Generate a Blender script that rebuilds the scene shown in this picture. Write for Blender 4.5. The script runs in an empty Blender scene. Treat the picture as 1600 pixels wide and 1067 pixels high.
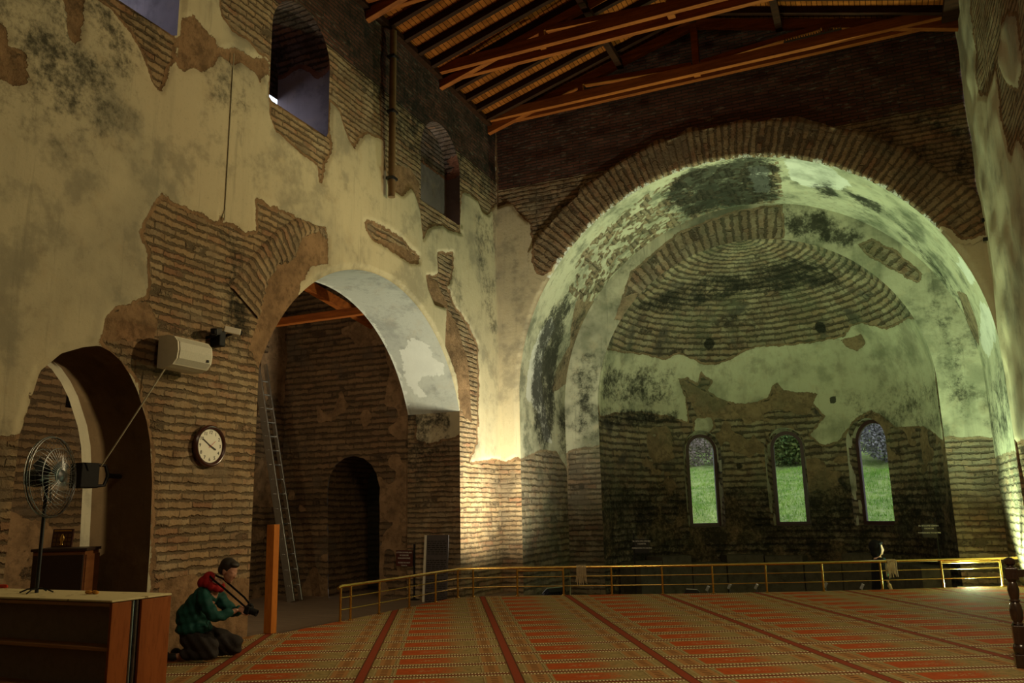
import bpy, bmesh, math, random
import numpy as np
from mathutils import Vector, Matrix
random.seed(7); rng = np.random.default_rng(7)
SC = bpy.context.scene
COL = SC.collection
PI = math.pi

# ------------------------------------------------------------------ camera
YAW, PITCH, ROLL, EYE = 23.8, 11.7, -1.15, 1.5
FPX, CX, CY = 1280., 800., 533.5
def _cam():
    y, p, r = [math.radians(v) for v in (YAW, PITCH, ROLL)]
    fw = np.array([-math.sin(y)*math.cos(p), math.cos(y)*math.cos(p), math.sin(p)])
    rt = np.array([math.cos(y), math.sin(y), 0.]); up = np.cross(rt, fw)
    return math.cos(r)*rt+math.sin(r)*up, -math.sin(r)*rt+math.cos(r)*up, fw
CR, CU, CF = _cam(); CO = np.array([0, 0, EYE])
cd = bpy.data.cameras.new('camera'); co = bpy.data.objects.new('camera', cd); COL.objects.link(co)
cd.sensor_width = 36; cd.lens = 36*FPX/1600; cd.clip_start = .05; cd.clip_end = 300
co.matrix_world = Matrix(((CR[0], CU[0], -CF[0], 0), (CR[1], CU[1], -CF[1], 0), (CR[2], CU[2], -CF[2], EYE), (0, 0, 0, 1)))
SC.camera = co
# survey of the photograph: where the sight line of a photo point meets a surface of the building
def ray(px, py): return CF+(px-CX)/FPX*CR-(py-CY)/FPX*CU
def on(px, py, ax, v):
    d = ray(px, py); return CO+(v-CO[ax])/d[ax]*d

# ------------------------------------------------------------------ main dimensions (metres)
XL, XR = -7.66, 2.2            # side walls of the nave
YA = 16.6                      # apse wall
YB = 19.5                      # face of the apse arch
XC, ZC = -2.5, 3.98            # arch centres
R1, R3 = 4.67, 3.79
ZT = 10.46                     # wall head
ZLOW, ZAISLE = -.85, -.18
XAO, YAE = -8.87, 14.8         # outer face of left wall, aisle end wall
RIDX, RIDZ, RSL = -2.73, 11.95, .285
def roofz(x): return RIDZ-RSL*np.abs(x-RIDX)
def LW(px, py): return on(px, py, 0, XL)[[1, 2]]
def AW(px, py): return on(px, py, 1, YA)[[0, 2]]
def A2(px, py): return on(px, py, 1, YB)[[0, 2]]
def RW(px, py): return on(px, py, 0, XR)[[1, 2]]
def AE(px, py): return on(px, py, 1, YAE)[[0, 2]]
HJ = ZC-ZLOW
def BAR(px, py):               # barrel vault: (length along its profile from left foot, y)
    d = ray(px, py)
    a = d[0]**2+d[2]**2; ox, oz = -XC, EYE-ZC
    b = 2*(ox*d[0]+oz*d[2]); c = ox*ox+oz*oz-R1*R1
    t = (-b+math.sqrt(max(b*b-4*a*c, 0)))/(2*a); p = CO+t*d
    if p[2] >= ZC:
        return np.array([HJ+R1*(PI-math.atan2(p[2]-ZC, p[0]-XC)), p[1]])
    xl = XC-R1 if px < 1200 else XC+R1
    p = on(px, py, 0, xl)
    return np.array([p[2]-ZLOW if px < 1200 else HJ*2+PI*R1-(p[2]-ZLOW), p[1]])
def APS(px, py, R3=R3):        # apse: (azimuth*R, height up the wall then up the dome)
    d = ray(px, py); oy = -YB
    a = d[0]**2+d[1]**2; b = 2*((0-XC)*d[0]+oy*d[1]); c = XC*XC+oy*oy-R3*R3
    t = (-b+math.sqrt(max(b*b-4*a*c, 0)))/(2*a); p = CO+t*d
    if p[2] <= ZC: return np.array([math.atan2(p[0]-XC, p[1]-YB)*R3, p[2]])
    oz = EYE-ZC; a += d[2]**2; b += 2*oz*d[2]; c += oz*oz
    t = (-b+math.sqrt(max(b*b-4*a*c, 0)))/(2*a); p = CO+t*d
    return np.array([math.atan2(p[0]-XC, p[1]-YB)*R3, ZC+R3*math.asin(max(-1, min(1, (p[2]-ZC)/R3)))])
def PX(f, *pts): return np.array([f(*p) for p in pts])

# ------------------------------------------------------------------ small numeric helpers
def psdf(S, T, poly):          # signed distance to a polygon, positive inside; also the nearest outline point
    sh = S.shape; P = np.stack([S.ravel(), T.ravel()], 1); n = len(poly)
    best = np.full(len(P), 1e18); near = np.zeros_like(P); ins = np.zeros(len(P), bool)
    for i in range(n):
        a, b = poly[i], poly[(i+1) % n]; e = b-a; L = max(e@e, 1e-12)
        w = np.clip(((P-a)@e)/L, 0, 1); q = a+w[:, None]*e
        d = ((P-q)**2).sum(1); m = d < best; best[m] = d[m]; near[m] = q[m]
        c = ((a[1] > P[:, 1]) != (b[1] > P[:, 1]))
        if abs(e[1]) > 1e-12: ins ^= c & (P[:, 0] < a[0]+(P[:, 1]-a[1])*e[0]/e[1])
    d = np.sqrt(best)*np.where(ins, 1, -1)
    return d.reshape(sh), near.reshape(sh+(2,))
def sm(a, b, x):
    t = np.clip((x-a)/(b-a), 0, 1); return t*t*(3-2*t)
def vnoise(S, T, sc, seed):
    r = np.random.default_rng(seed).random((256, 256))
    x, y = S*sc+1000, T*sc+1000; i, j = np.floor(x).astype(int), np.floor(y).astype(int)
    fx, fy = x-i, y-j; fx = fx*fx*(3-2*fx); fy = fy*fy*(3-2*fy)
    g = lambda a, b: r[a % 256, b % 256]
    return (g(i, j)*(1-fx)+g(i+1, j)*fx)*(1-fy)+(g(i, j+1)*(1-fx)+g(i+1, j+1)*fx)*fy

# ------------------------------------------------------------------ materials
class NT:
    def __init__(s, name):
        s.m = bpy.data.materials.new(name); s.m.use_nodes = True; s.t = s.m.node_tree; s.t.nodes.clear()
        s.out = s.t.nodes.new('ShaderNodeOutputMaterial'); s.pos = None
    def n(s, typ, **k):
        o = s.t.nodes.new('ShaderNode'+typ)
        for a, v in k.items(): setattr(o, a, v)
        return o
    def put(s, sock, v):
        if isinstance(v, bpy.types.NodeSocket): s.t.links.new(v, sock)
        elif isinstance(v, (tuple, list)) and len(v) == 3 and len(sock.default_value) == 4: sock.default_value = (*v, 1)
        else: sock.default_value = v
    def P(s):
        if s.pos is None: s.pos = s.n('TexCoord').outputs['Object']
        return s.pos
    def uv(s): return s.n('UVMap', uv_map='UVMap').outputs[0]
    def at(s, name): return s.n('Attribute', attribute_name=name).outputs['Fac']
    def ma(s, op, a, b=0., c=0., clamp=False):
        o = s.n('Math', operation=op, use_clamp=clamp)
        for k, v in enumerate((a, b, c)): s.put(o.inputs[k], v)
        return o.outputs[0]
    def vm(s, op, a, b):
        o = s.n('VectorMath', operation=op); s.put(o.inputs[0], a); s.put(o.inputs[1], b)
        return o.outputs['Value'] if op == 'DOT_PRODUCT' else o.outputs[0]
    def scl(s, v, f): return s.vm('MULTIPLY', v, f if isinstance(f, tuple) else (f, f, f))
    def noise(s, sc, det=3, rough=.55, vec=None, col=False):
        o = s.n('TexNoise'); s.put(o.inputs['Vector'], vec if vec is not None else s.P())
        o.inputs['Scale'].default_value = sc; o.inputs['Detail'].default_value = det; o.inputs['Roughness'].default_value = rough
        return o.outputs['Color' if col else 'Fac']
    def step(s, v, a, b):
        o = s.n('MapRange', interpolation_type='SMOOTHSTEP'); s.put(o.inputs[0], v)
        o.inputs[1].default_value = a; o.inputs[2].default_value = b
        return o.outputs[0]
    def mix(s, f, a, b, mode='MIX'):
        o = s.n('Mix', data_type='RGBA', blend_type=mode); s.put(o.inputs[0], f); s.put(o.inputs[6], a); s.put(o.inputs[7], b)
        return o.outputs[2]
    def bsdf(s, col, rough=.6, bump=None, dist=1., strength=1., **k):
        o = s.n('BsdfPrincipled'); s.put(o.inputs['Base Color'], col); s.put(o.inputs['Roughness'], rough)
        for a, v in k.items(): s.put(o.inputs[a.replace('_', ' ')], v)
        if bump is not None:
            b = s.n('Bump'); b.inputs['Strength'].default_value = strength; b.inputs['Distance'].default_value = dist
            s.put(b.inputs['Height'], bump); s.t.links.new(b.outputs[0], o.inputs['Normal'])
        s.t.links.new(o.outputs[0], s.out.inputs[0]); return o

def masonry(name, plaster=(.52, .45, .31), stain=(.22, .20, .15), brick1=(.33, .22, .12), brick2=(.20, .135, .08), mortar=(.15, .115, .075),
            under=(.27, .165, .09), white=(.62, .62, .56), new1=(.13, .052, .035), new2=(.07, .034, .025), newm=(.04, .033, .027), dirt=.55, brow=.1, bw=.34, greenish=0., depth=.035, red=.5, fill=.7):
    s = NT(name); uv = s.uv(); P = s.P()
    big, mid, fine = s.noise(.55, 4, .6), s.noise(3.2, 5, .6), s.noise(24, 4, .6)
    edge = s.ma('ADD', s.ma('MULTIPLY', s.ma('SUBTRACT', s.noise(5, 5, .65), .5), .16), s.ma('MULTIPLY', s.ma('SUBTRACT', fine, .5), .05))
    d_pl = s.ma('ADD', s.at('pl'), edge)
    m_pl = s.step(d_pl, -.004, .006)
    d_un = s.ma('MAXIMUM', s.ma('ADD', s.at('un'), edge), s.ma('ADD', d_pl, .055))
    m_un = s.step(d_un, -.004, .01)
    m_wt = s.step(s.ma('ADD', s.at('wt'), s.ma('MULTIPLY', edge, 2.4)), -.006, .02)
    m_nb = s.step(s.ma('ADD', s.at('nb'), s.ma('MULTIPLY', edge, .4)), -.01, .01)
    # old brick, courses along u
    warp = s.scl(s.vm('SUBTRACT', s.noise(2.6, 3, .6, col=True), (.5, .5, .5)), (.10, .06, 0))
    warp2 = s.scl(s.vm('SUBTRACT', s.noise(17, 2, .6, col=True), (.5, .5, .5)), (.03, .03, 0))
    vec = s.vm('ADD', s.vm('ADD', uv, warp), warp2)
    def brick(v, c1, c2, cm, w, h, mo, smooth):
        o = s.n('TexBrick'); s.put(o.inputs['Vector'], v); s.put(o.inputs['Color1'], c1); s.put(o.inputs['Color2'], c2); s.put(o.inputs['Mortar'], cm)
        o.inputs['Scale'].default_value = 1; o.inputs['Mortar Size'].default_value = mo; o.inputs['Mortar Smooth'].default_value = smooth
        o.inputs['Brick Width'].default_value = w; o.inputs['Row Height'].default_value = h
        return o.outputs['Color'], o.outputs['Fac']
    ot, of = brick(vec, (0, 0, 0), (1, 1, 1), (.5, .5, .5), bw, brow, .012, .8)
    t = s.ma('MULTIPLY', ot, 1.)
    fv = s.n('SeparateXYZ'); s.put(fv.inputs[0], vec); fr = s.ma('FRACT', s.ma('DIVIDE', fv.outputs[1], brow))
    lump = s.noise(6.5, 4, .65)
    ed_ = s.ma('MINIMUM', fr, s.ma('SUBTRACT', 1, fr))                     # 0 in the bed joint, .5 in the middle of the course
    jw = s.ma('ADD', .09, s.ma('ADD', s.ma('MULTIPLY', s.ma('SUBTRACT', lump, .5), .7), s.ma('MULTIPLY', s.ma('SUBTRACT', s.noise(30, 3, .6), .5), .35)))
    row = s.ma('SUBTRACT', 1, s.step(s.ma('SUBTRACT', ed_, jw), -.03, .17))
    gone = s.ma('MULTIPLY', s.step(t, .93, .95), s.step(lump, .45, .6))
    filled = s.step(s.noise(1.3, 4, .6), .53, .68)
    joint = s.ma('MAXIMUM', s.ma('MULTIPLY', row, s.ma('SUBTRACT', 1, s.ma('MULTIPLY', filled, .75))), s.ma('MULTIPLY', of, .45))
    joint = s.ma('MAXIMUM', joint, gone)
    oc = s.mix(t, brick1, brick2); oc = s.mix(s.ma('MULTIPLY', s.step(s.ma('FRACT', s.ma('MULTIPLY', t, 7.3)), .72, .8), red), oc, (.27, .125, .07))
    oc = s.mix(s.ma('MULTIPLY', s.step(mid, .4, .66), .6), oc, tuple(v*.5+w*.5 for v, w in zip(brick1, plaster)))
    oc = s.mix(s.ma('MULTIPLY', filled, fill), oc, tuple(v*1.05+.01 for v in mortar))
    oc = s.mix(s.ma('MULTIPLY', s.step(s.noise(.8, 4, .65), .5, .7), .55), oc, tuple(v*.45 for v in brick2))
    oc = s.mix(s.ma('MULTIPLY', joint, .72), oc, tuple(v*.42 for v in mortar))  # recess shade of joints and missing bricks put into the colour
    of2 = joint
    w3 = s.scl(s.vm('SUBTRACT', s.noise(9, 2, .6, col=True), (.5, .5, .5)), (.02, .010, 0))
    nc, nf = brick(s.vm('ADD', uv, w3), new1, new2, newm, .3, .072, .011, .25)
    pale = s.ma('MULTIPLY', s.step(s.noise(1, 5, .7, vec=s.scl(uv, (3.6, 15, 1))), .54, .68), s.step(big, .34, .56))
    nc = s.mix(s.ma('MULTIPLY', pale, .7), nc, (.24, .215, .17))
    bc = s.mix(m_nb, oc, nc)
    bh = s.ma('MULTIPLY', s.mix(m_nb, s.ma('MULTIPLY', s.ma('SUBTRACT', 1, of2), s.ma('ADD', .55, s.ma('MULTIPLY', s.ma('FRACT', s.ma('MULTIPLY', t, 3.7)), .6))), s.ma('SUBTRACT', 1, s.ma('MULTIPLY', nf, .35))), depth)
    # plaster
    streak = s.noise(1, 4, .6, vec=s.scl(P, (3.2, 3.2, .35)))
    pc = s.mix(s.ma('MULTIPLY', s.step(big, .44, .68), dirt), plaster, stain)
    pc = s.mix(s.ma('MULTIPLY', s.step(streak, .5, .72), dirt*.75), pc, s.mix(.4, stain, plaster))
    pc = s.mix(s.ma('MULTIPLY', s.step(mid, .52, .75), .4), pc, s.mix(.55, plaster, (.34, .24, .13)))
    pc = s.mix(s.ma('MULTIPLY', s.step(fine, .56, .75), .25), pc, stain)
    pc = s.mix(s.ma('MULTIPLY', s.step(s.noise(1.1, 7, .72), .5, .62), dirt*.8), pc, s.mix(mid, stain, tuple(v*.55 for v in stain)))
    pc = s.mix(s.ma('MULTIPLY', s.step(s.noise(1, 5, .7, vec=s.scl(P, (7, 7, .5))), .56, .7), dirt*.6), pc, tuple(v*.8 for v in stain))
    uc = s.mix(s.step(mid, .35, .7), under, tuple(v*.62 for v in under)); uc = s.mix(s.ma('MULTIPLY', s.step(s.noise(7, 6, .7), .48, .62), .6), uc, tuple(v*.38 for v in under))
    scratch = s.noise(1, 2, .5, vec=s.scl(s.n('VectorRotate', rotation_type='Z_AXIS').outputs[0], 1.)) if 0 else None
    col = s.mix(m_un, bc, uc); col = s.mix(m_pl, col, pc); col = s.mix(m_wt, col, s.mix(s.ma('MULTIPLY', mid, .5), white, tuple(v*.6 for v in white)))
    if greenish:
        col = s.mix(s.ma('MULTIPLY', s.step(s.noise(.9, 5, .65), .47, .66), greenish), col, (.085, .10, .06))  # greenish grey blotches blended in by noise
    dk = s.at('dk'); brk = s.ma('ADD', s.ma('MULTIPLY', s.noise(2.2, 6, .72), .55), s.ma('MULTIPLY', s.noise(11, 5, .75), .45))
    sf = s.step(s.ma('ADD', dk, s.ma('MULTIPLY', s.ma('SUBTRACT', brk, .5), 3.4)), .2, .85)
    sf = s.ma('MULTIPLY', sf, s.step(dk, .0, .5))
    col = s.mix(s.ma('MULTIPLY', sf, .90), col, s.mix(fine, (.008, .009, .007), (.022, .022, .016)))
    h = s.mix(m_un, bh, s.ma('ADD', depth*.85, s.ma('MULTIPLY', fine, .008)))
    h = s.mix(m_pl, h, s.ma('ADD', depth+.016, s.ma('MULTIPLY', s.ma('ADD', mid, s.ma('MULTIPLY', fine, .3)), .006)))
    rough_n = s.ma('MULTIPLY', s.ma('ADD', s.noise(13, 5, .7), mid), s.ma('SUBTRACT', .030, s.ma('MULTIPLY', s.ma('MAXIMUM', s.ma('MAXIMUM', m_pl, m_nb), s.ma('MULTIPLY', m_un, .45)), .0265)))
    s.bsdf(col, .93, s.ma('ADD', h, rough_n), 1., .9, Specular_IOR_Level=.12)
    return s.m

def wood(name, c1, c2, rough=.5, sc=1., axis=(1, 1, 14), bump=.001, plank=None, spec=.35):
    s = NT(name); P = s.P()
    g = s.noise(2.2*sc, 5, .6, vec=s.scl(P, axis)); g2 = s.noise(14*sc, 3, .6, vec=s.scl(P, axis))
    c = s.mix(s.step(g, .3, .7), c1, c2); c = s.mix(s.ma('MULTIPLY', s.step(g2, .5, .7), .4), c, tuple(v*.6 for v in c2)); h = g2
    if plank:
        o = s.n('TexBrick'); s.put(o.inputs['Vector'], s.uv()); s.put(o.inputs['Color1'], (1, 1, 1)); s.put(o.inputs['Color2'], (.6, .6, .6)); s.put(o.inputs['Mortar'], (.1, .1, .1))
        o.inputs['Scale'].default_value = 1; o.inputs['Mortar Size'].default_value = .006; o.inputs['Brick Width'].default_value = plank[0]; o.inputs['Row Height'].default_value = plank[1]
        c = s.mix(1, c, o.outputs['Color'], 'MULTIPLY'); h = s.ma('SUBTRACT', g2, s.ma('MULTIPLY', o.outputs['Fac'], 6))
    s.bsdf(c, rough, h, bump, 1., Specular_IOR_Level=spec); return s.m

def plain(name, col, rough=.6, metal=0., nz=.15, sc=20, spec=.4, bump=.0):
    s = NT(name); n = s.noise(sc, 4, .6)
    c = s.mix(s.ma('MULTIPLY', s.step(n, .4, .75), nz*3), col, tuple(v*.55 for v in col))
    s.bsdf(c, rough, n if bump else None, bump or 1., 1., Metallic=metal, Specular_IOR_Level=spec); return s.m

M = {}
M['nave'] = masonry('nave_masonry', plaster=(.50, .43, .29), dirt=.5)
M['apse'] = masonry('apse_masonry', red=.25, plaster=(.42, .41, .30), stain=(.13, .135, .095), brick1=(.25, .19, .12), brick2=(.13, .10, .07), mortar=(.10, .085, .06), dirt=.85, greenish=.5, under=(.25, .19, .12))
M['dome'] = masonry('apse_wall_masonry', red=.12, fill=.9, plaster=(.40, .39, .27), stain=(.20, .19, .13), brick1=(.22, .165, .10), brick2=(.12, .09, .06), mortar=(.045, .04, .03), dirt=.55, greenish=.45, under=(.22, .155, .09), depth=.05)
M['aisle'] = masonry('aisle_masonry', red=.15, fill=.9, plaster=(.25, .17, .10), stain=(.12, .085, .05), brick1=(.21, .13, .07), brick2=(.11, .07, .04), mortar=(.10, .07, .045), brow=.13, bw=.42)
M['soffit'] = masonry('grey_plaster', plaster=(.42, .43, .38), stain=(.26, .27, .25), white=(.60, .61, .55), dirt=.6)
M['reveal'] = masonry('purple_grey_plaster', plaster=(.27, .215, .24), stain=(.12, .095, .105), brick1=(.13, .08, .06), brick2=(.08, .05, .04), mortar=(.06, .045, .04), under=(.26, .11, .075))
M['brown_plaster'] = masonry('brown_plaster', plaster=(.16, .10, .05), stain=(.09, .06, .035), under=(.2, .12, .06))
M['roof_board'] = wood('roof_boards', (.30, .088, .016), (.20, .056, .011), .8, 1., (.5, 6, 6), plank=(2.6, .1), spec=.03)
M['beam'] = wood('roof_beam_wood', (.30, .085, .015), (.17, .045, .009), .6, 1., (.6, 6, 6), spec=.12)
M['beam_dark'] = wood('dark_stained_timber', (.035, .012, .005), (.018, .007, .003), .7, 1., (.6, 6, 6), spec=.08)
M['orange_board'] = wood('orange_veneer', (.50, .175, .03), (.40, .13, .024), .55, 1., (4, 4, .6), spec=.1)
M['red_veneer'] = wood('red_brown_veneer', (.36, .105, .024), (.26, .072, .017), .55, 1., (3, 3, .5), spec=.1)
M['shelf_veneer'] = wood('shelf_veneer', (.48, .23, .085), (.36, .16, .055), .4, 1., (.6, 4, 4), spec=.25)
M['shelf_back'] = plain('shelf_back_panel', (.26, .18, .145), .6)
M['cab_side'] = wood('cabinet_veneer', (.22, .085, .03), (.15, .055, .02), .4, 1., (.6, .6, 6))
M['cab_dark'] = plain('cabinet_dark_panel', (.035, .018, .012), .5)
M['turned'] = wood('dark_turned_wood', (.035, .018, .010), (.02, .010, .007), .22, 1., (5, 5, .8), spec=.6)
M['brass'] = plain('polished_brass', (.72, .47, .13), .24, 1., .08, 9)
M['alu'] = plain('aluminium', (.62, .63, .62), .38, 1., .1, 14)
M['black'] = plain('black_plastic', (.010, .010, .011), .6, 0, .15, 20, .18)
M['dark_metal'] = plain('dark_metal', (.05, .05, .055), .4, .8)
M['grey_metal'] = plain('grey_metal', (.22, .23, .24), .35, 1.)
M['rust_pipe'] = plain('rusty_brown_paint', (.16, .095, .04), .6, 0, .25, 6)
M['white_plastic'] = plain('cream_plastic', (.68, .64, .52), .45, 0, .05)
M['grille'] = plain('speaker_grille', (.52, .50, .41), .6, 0, .1, 60)
M['clock_frame'] = plain('dark_red_wood_rim', (.055, .018, .014), .25, 0, .1, 8, .6)
M['clock_face'] = plain('clock_paper', (.78, .76, .66), .6, 0, .03)
M['ink'] = plain('black_ink', (.02, .018, .016), .6)
M['red_ink'] = plain('red_paint', (.55, .05, .03), .5)
M['sign_red'] = plain('dark_red_sign', (.075, .018, .014), .45)
M['sign_black'] = plain('black_sign', (.014, .014, .012), .45)
M['letter'] = plain('sign_letter_paint', (.62, .60, .54), .6)
M['cable'] = plain('pale_cable', (.42, .38, .27), .6)
M['skin'] = plain('skin', (.42, .22, .15), .5, 0, .06, 30)
M['pale_skin'] = plain('pale_skin', (.70, .48, .38), .5, 0, .04, 30)
M['hair'] = plain('dark_hair', (.020, .014, .010), .6, 0, .2, 60)
M['jacket'] = plain('green_teal_jacket', (.008, .058, .048), .7, 0, .2, 9, .2, .01)
M['hood'] = plain('red_hood', (.30, .012, .014), .75, 0, .2, 12, .2)
M['trousers'] = plain('dark_grey_trousers', (.034, .029, .027), .85, 0, .2, 12, .15, .01)
M['shoe'] = plain('black_shoe', (.012, .011, .010), .6)
M['coat'] = plain('black_coat', (.010, .010, .012), .85, 0, .2, 12, .15)
M['teal'] = plain('lit_coat_teal', (.06, .17, .19), .8, 0, .2, 12, .15)
M['beads'] = plain('tan_beads', (.42, .33, .20), .5, 0, .2, 30)
M['orange'] = plain('orange_cloth', (.62, .27, .03), .8, 0, .2, 25)
M['red'] = plain('red_plastic', (.62, .05, .02), .45)
M['stone'] = plain('grey_stone', (.085, .075, .055), .9, 0, .3, 5, .15, .03)
M['floor_stone'] = plain('dusty_stone_floor', (.13, .115, .085), .9, 0, .3, 3, .1, .03)
M['panel'] = plain('slate_grey_panel', (.085, .072, .075), .5, 0, .15, 9)
M['iron'] = plain('black_iron', (.014, .013, .012), .55, .6)
M['purple_glass'] = plain('window_frame_wood', (.050, .022, .022), .4, 0, .15, 10)
def glass():
    s = NT('window_glass'); t = s.n('BsdfTransparent'); g = s.n('BsdfGlossy'); g.inputs['Roughness'].default_value = .02
    f = s.n('Fresnel'); f.inputs[0].default_value = 1.45; m = s.n('MixShader')
    s.put(m.inputs[0], f.outputs[0]); s.put(m.inputs[1], t.outputs[0]); s.put(m.inputs[2], g.outputs[0]); s.t.links.new(m.outputs[0], s.out.inputs[0]); return s.m
M['glass'] = glass()
def cloth_top():
    s = NT('cream_patterned_cloth'); P = s.P(); v = s.n('TexVoronoi'); v.inputs['Scale'].default_value = 9; s.put(v.inputs['Vector'], P)
    spot = s.step(v.outputs['Distance'], .26, .18); n = s.noise(38, 3, .6)
    c = s.mix(s.ma('MULTIPLY', spot, s.step(n, .42, .55)), (.74, .64, .36), (.30, .22, .10))
    s.bsdf(c, .85, n, .002, 1., Specular_IOR_Level=.15); return s.m
M['cloth'] = cloth_top()
def carpet_mat():
    s = NT('prayer_carpet'); uv = s.uv(); x = s.n('SeparateXYZ'); s.put(x.inputs[0], uv)
    u = s.ma('FRACT', x.outputs[0]); v = s.ma('FRACT', x.outputs[1])
    wob = s.noise(3, 2, .5); weave = s.noise(90, 3, .6); med = s.noise(14, 4, .6); row = s.n('TexWhiteNoise', noise_dimensions='1D'); s.put(row.inputs['W'], s.ma('FLOOR', x.outputs[1]))
    rib = s.ma('SINE', s.ma('MULTIPLY', x.outputs[0], 300.))
    khaki = s.mix(s.step(med, .35, .7), (.33, .25, .10), (.22, .165, .065)); cream = (.40, .31, .15); dark = (.10, .042, .018); red = s.mix(s.step(med, .4, .75), (.42, .085, .020), (.32, .064, .016)); tan = (.36, .18, .065)
    def band(t, a, b, w=.004): return s.ma('MULTIPLY', s.step(t, a-w, a+w), s.ma('SUBTRACT', 1, s.step(t, b-w, b+w)))
    c = khaki
    # red field, tapering away to khaki with stippled end
    taper = s.ma('SUBTRACT', s.ma('ADD', u, s.ma('MULTIPLY', s.ma('SUBTRACT', med, .5), .22)), s.ma('MULTIPLY', s.ma('SUBTRACT', s.noise(60, 2, .6), .5), .5))
    rf = s.ma('MULTIPLY', band(v, .22, .79, .015), s.ma('MULTIPLY', s.step(u, .215, .222), s.ma('SUBTRACT', 1, s.step(taper, .48, .70))))
    c = s.mix(rf, c, red)
    spots = s.ma('MULTIPLY', s.ma('MULTIPLY', band(v, .42, .60, .02), band(u, .36, .50, .02)), s.step(s.noise(34, 2, .6), .52, .58)); c = s.mix(s.ma('MULTIPLY', spots, .8), c, cream)
    for a, b in ((.085, .185), (.80, .90)):
        m = s.ma('MULTIPLY', band(u, a, b), band(v, .17, .83, .01)); c = s.mix(m, c, tan)
        mo = s.ma('MULTIPLY', m, s.ma('MULTIPLY', band(u, a+.03, b-.025), s.step(s.ma('SINE', s.ma('MULTIPLY', v, 44.)), 0, .35))); c = s.mix(s.ma('MULTIPLY', mo, .8), c, dark)
    for a in (.07, .2, .785, .915): c = s.mix(s.ma('MULTIPLY', band(u, a, a+.008, .002), .7), c, cream)
    for a in (.195, .78): c = s.mix(s.ma('MULTIPLY', band(u, a, a+.005, .002), .7), c, dark)
    # rope line between the rows
    for a, b in ((.07, .13), (.87, .93)): c = s.mix(band(v, a, b, .008), c, s.mix(s.step(rib, -.2, .4), (.13, .06, .028), (.85, .74, .46)))
    c = s.mix(s.ma('ADD', s.step(v, .955, .965), s.ma('SUBTRACT', 1, s.step(v, .05, .06))), c, (.17, .042, .018))
    # plain dark-red seam between the columns
    e = s.ma('MINIMUM', u, s.ma('SUBTRACT', 1, u))
    c = s.mix(s.ma('SUBTRACT', 1, s.step(e, .034, .037)), c, dark); c = s.mix(s.ma('SUBTRACT', 1, s.step(e, .024, .027)), c, (.25, .052, .024))
    c = s.mix(s.ma('MULTIPLY', s.step(weave, .5, .8), .45), c, s.mix(.5, c, (.06, .03, .015)))
    s.bsdf(c, .95, weave, .004, 1., Specular_IOR_Level=.05); return s.m
M['carpet'] = carpet_mat()
def grass_mat(name, a, b, c3, sc=2.):
    s = NT(name); n = s.noise(sc, 6, .7); f = s.noise(sc*9, 4, .7)
    c = s.mix(s.step(n, .35, .65), a, b); c = s.mix(s.ma('MULTIPLY', s.step(f, .5, .72), .6), c, c3); s.bsdf(c, .9, f, .05, 1., Specular_IOR_Level=.1); return s.m
M['grass'] = grass_mat('meadow', (.11, .17, .035), (.20, .26, .07), (.36, .34, .22), .9)
M['blade'] = grass_mat('grass_blade', (.09, .22, .025), (.22, .36, .055), (.42, .42, .2), .9)
M['earth'] = grass_mat('path_soil', (.30, .25, .2), (.24, .19, .15), (.4, .36, .3), 2)
M['leaf'] = grass_mat('shrub_leaf', (.05, .10, .03), (.13, .16, .04), (.30, .27, .06), 2)
M['twig'] = grass_mat('bare_twigs', (.22, .16, .14), (.32, .25, .22), (.14, .10, .08), 3)

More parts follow.
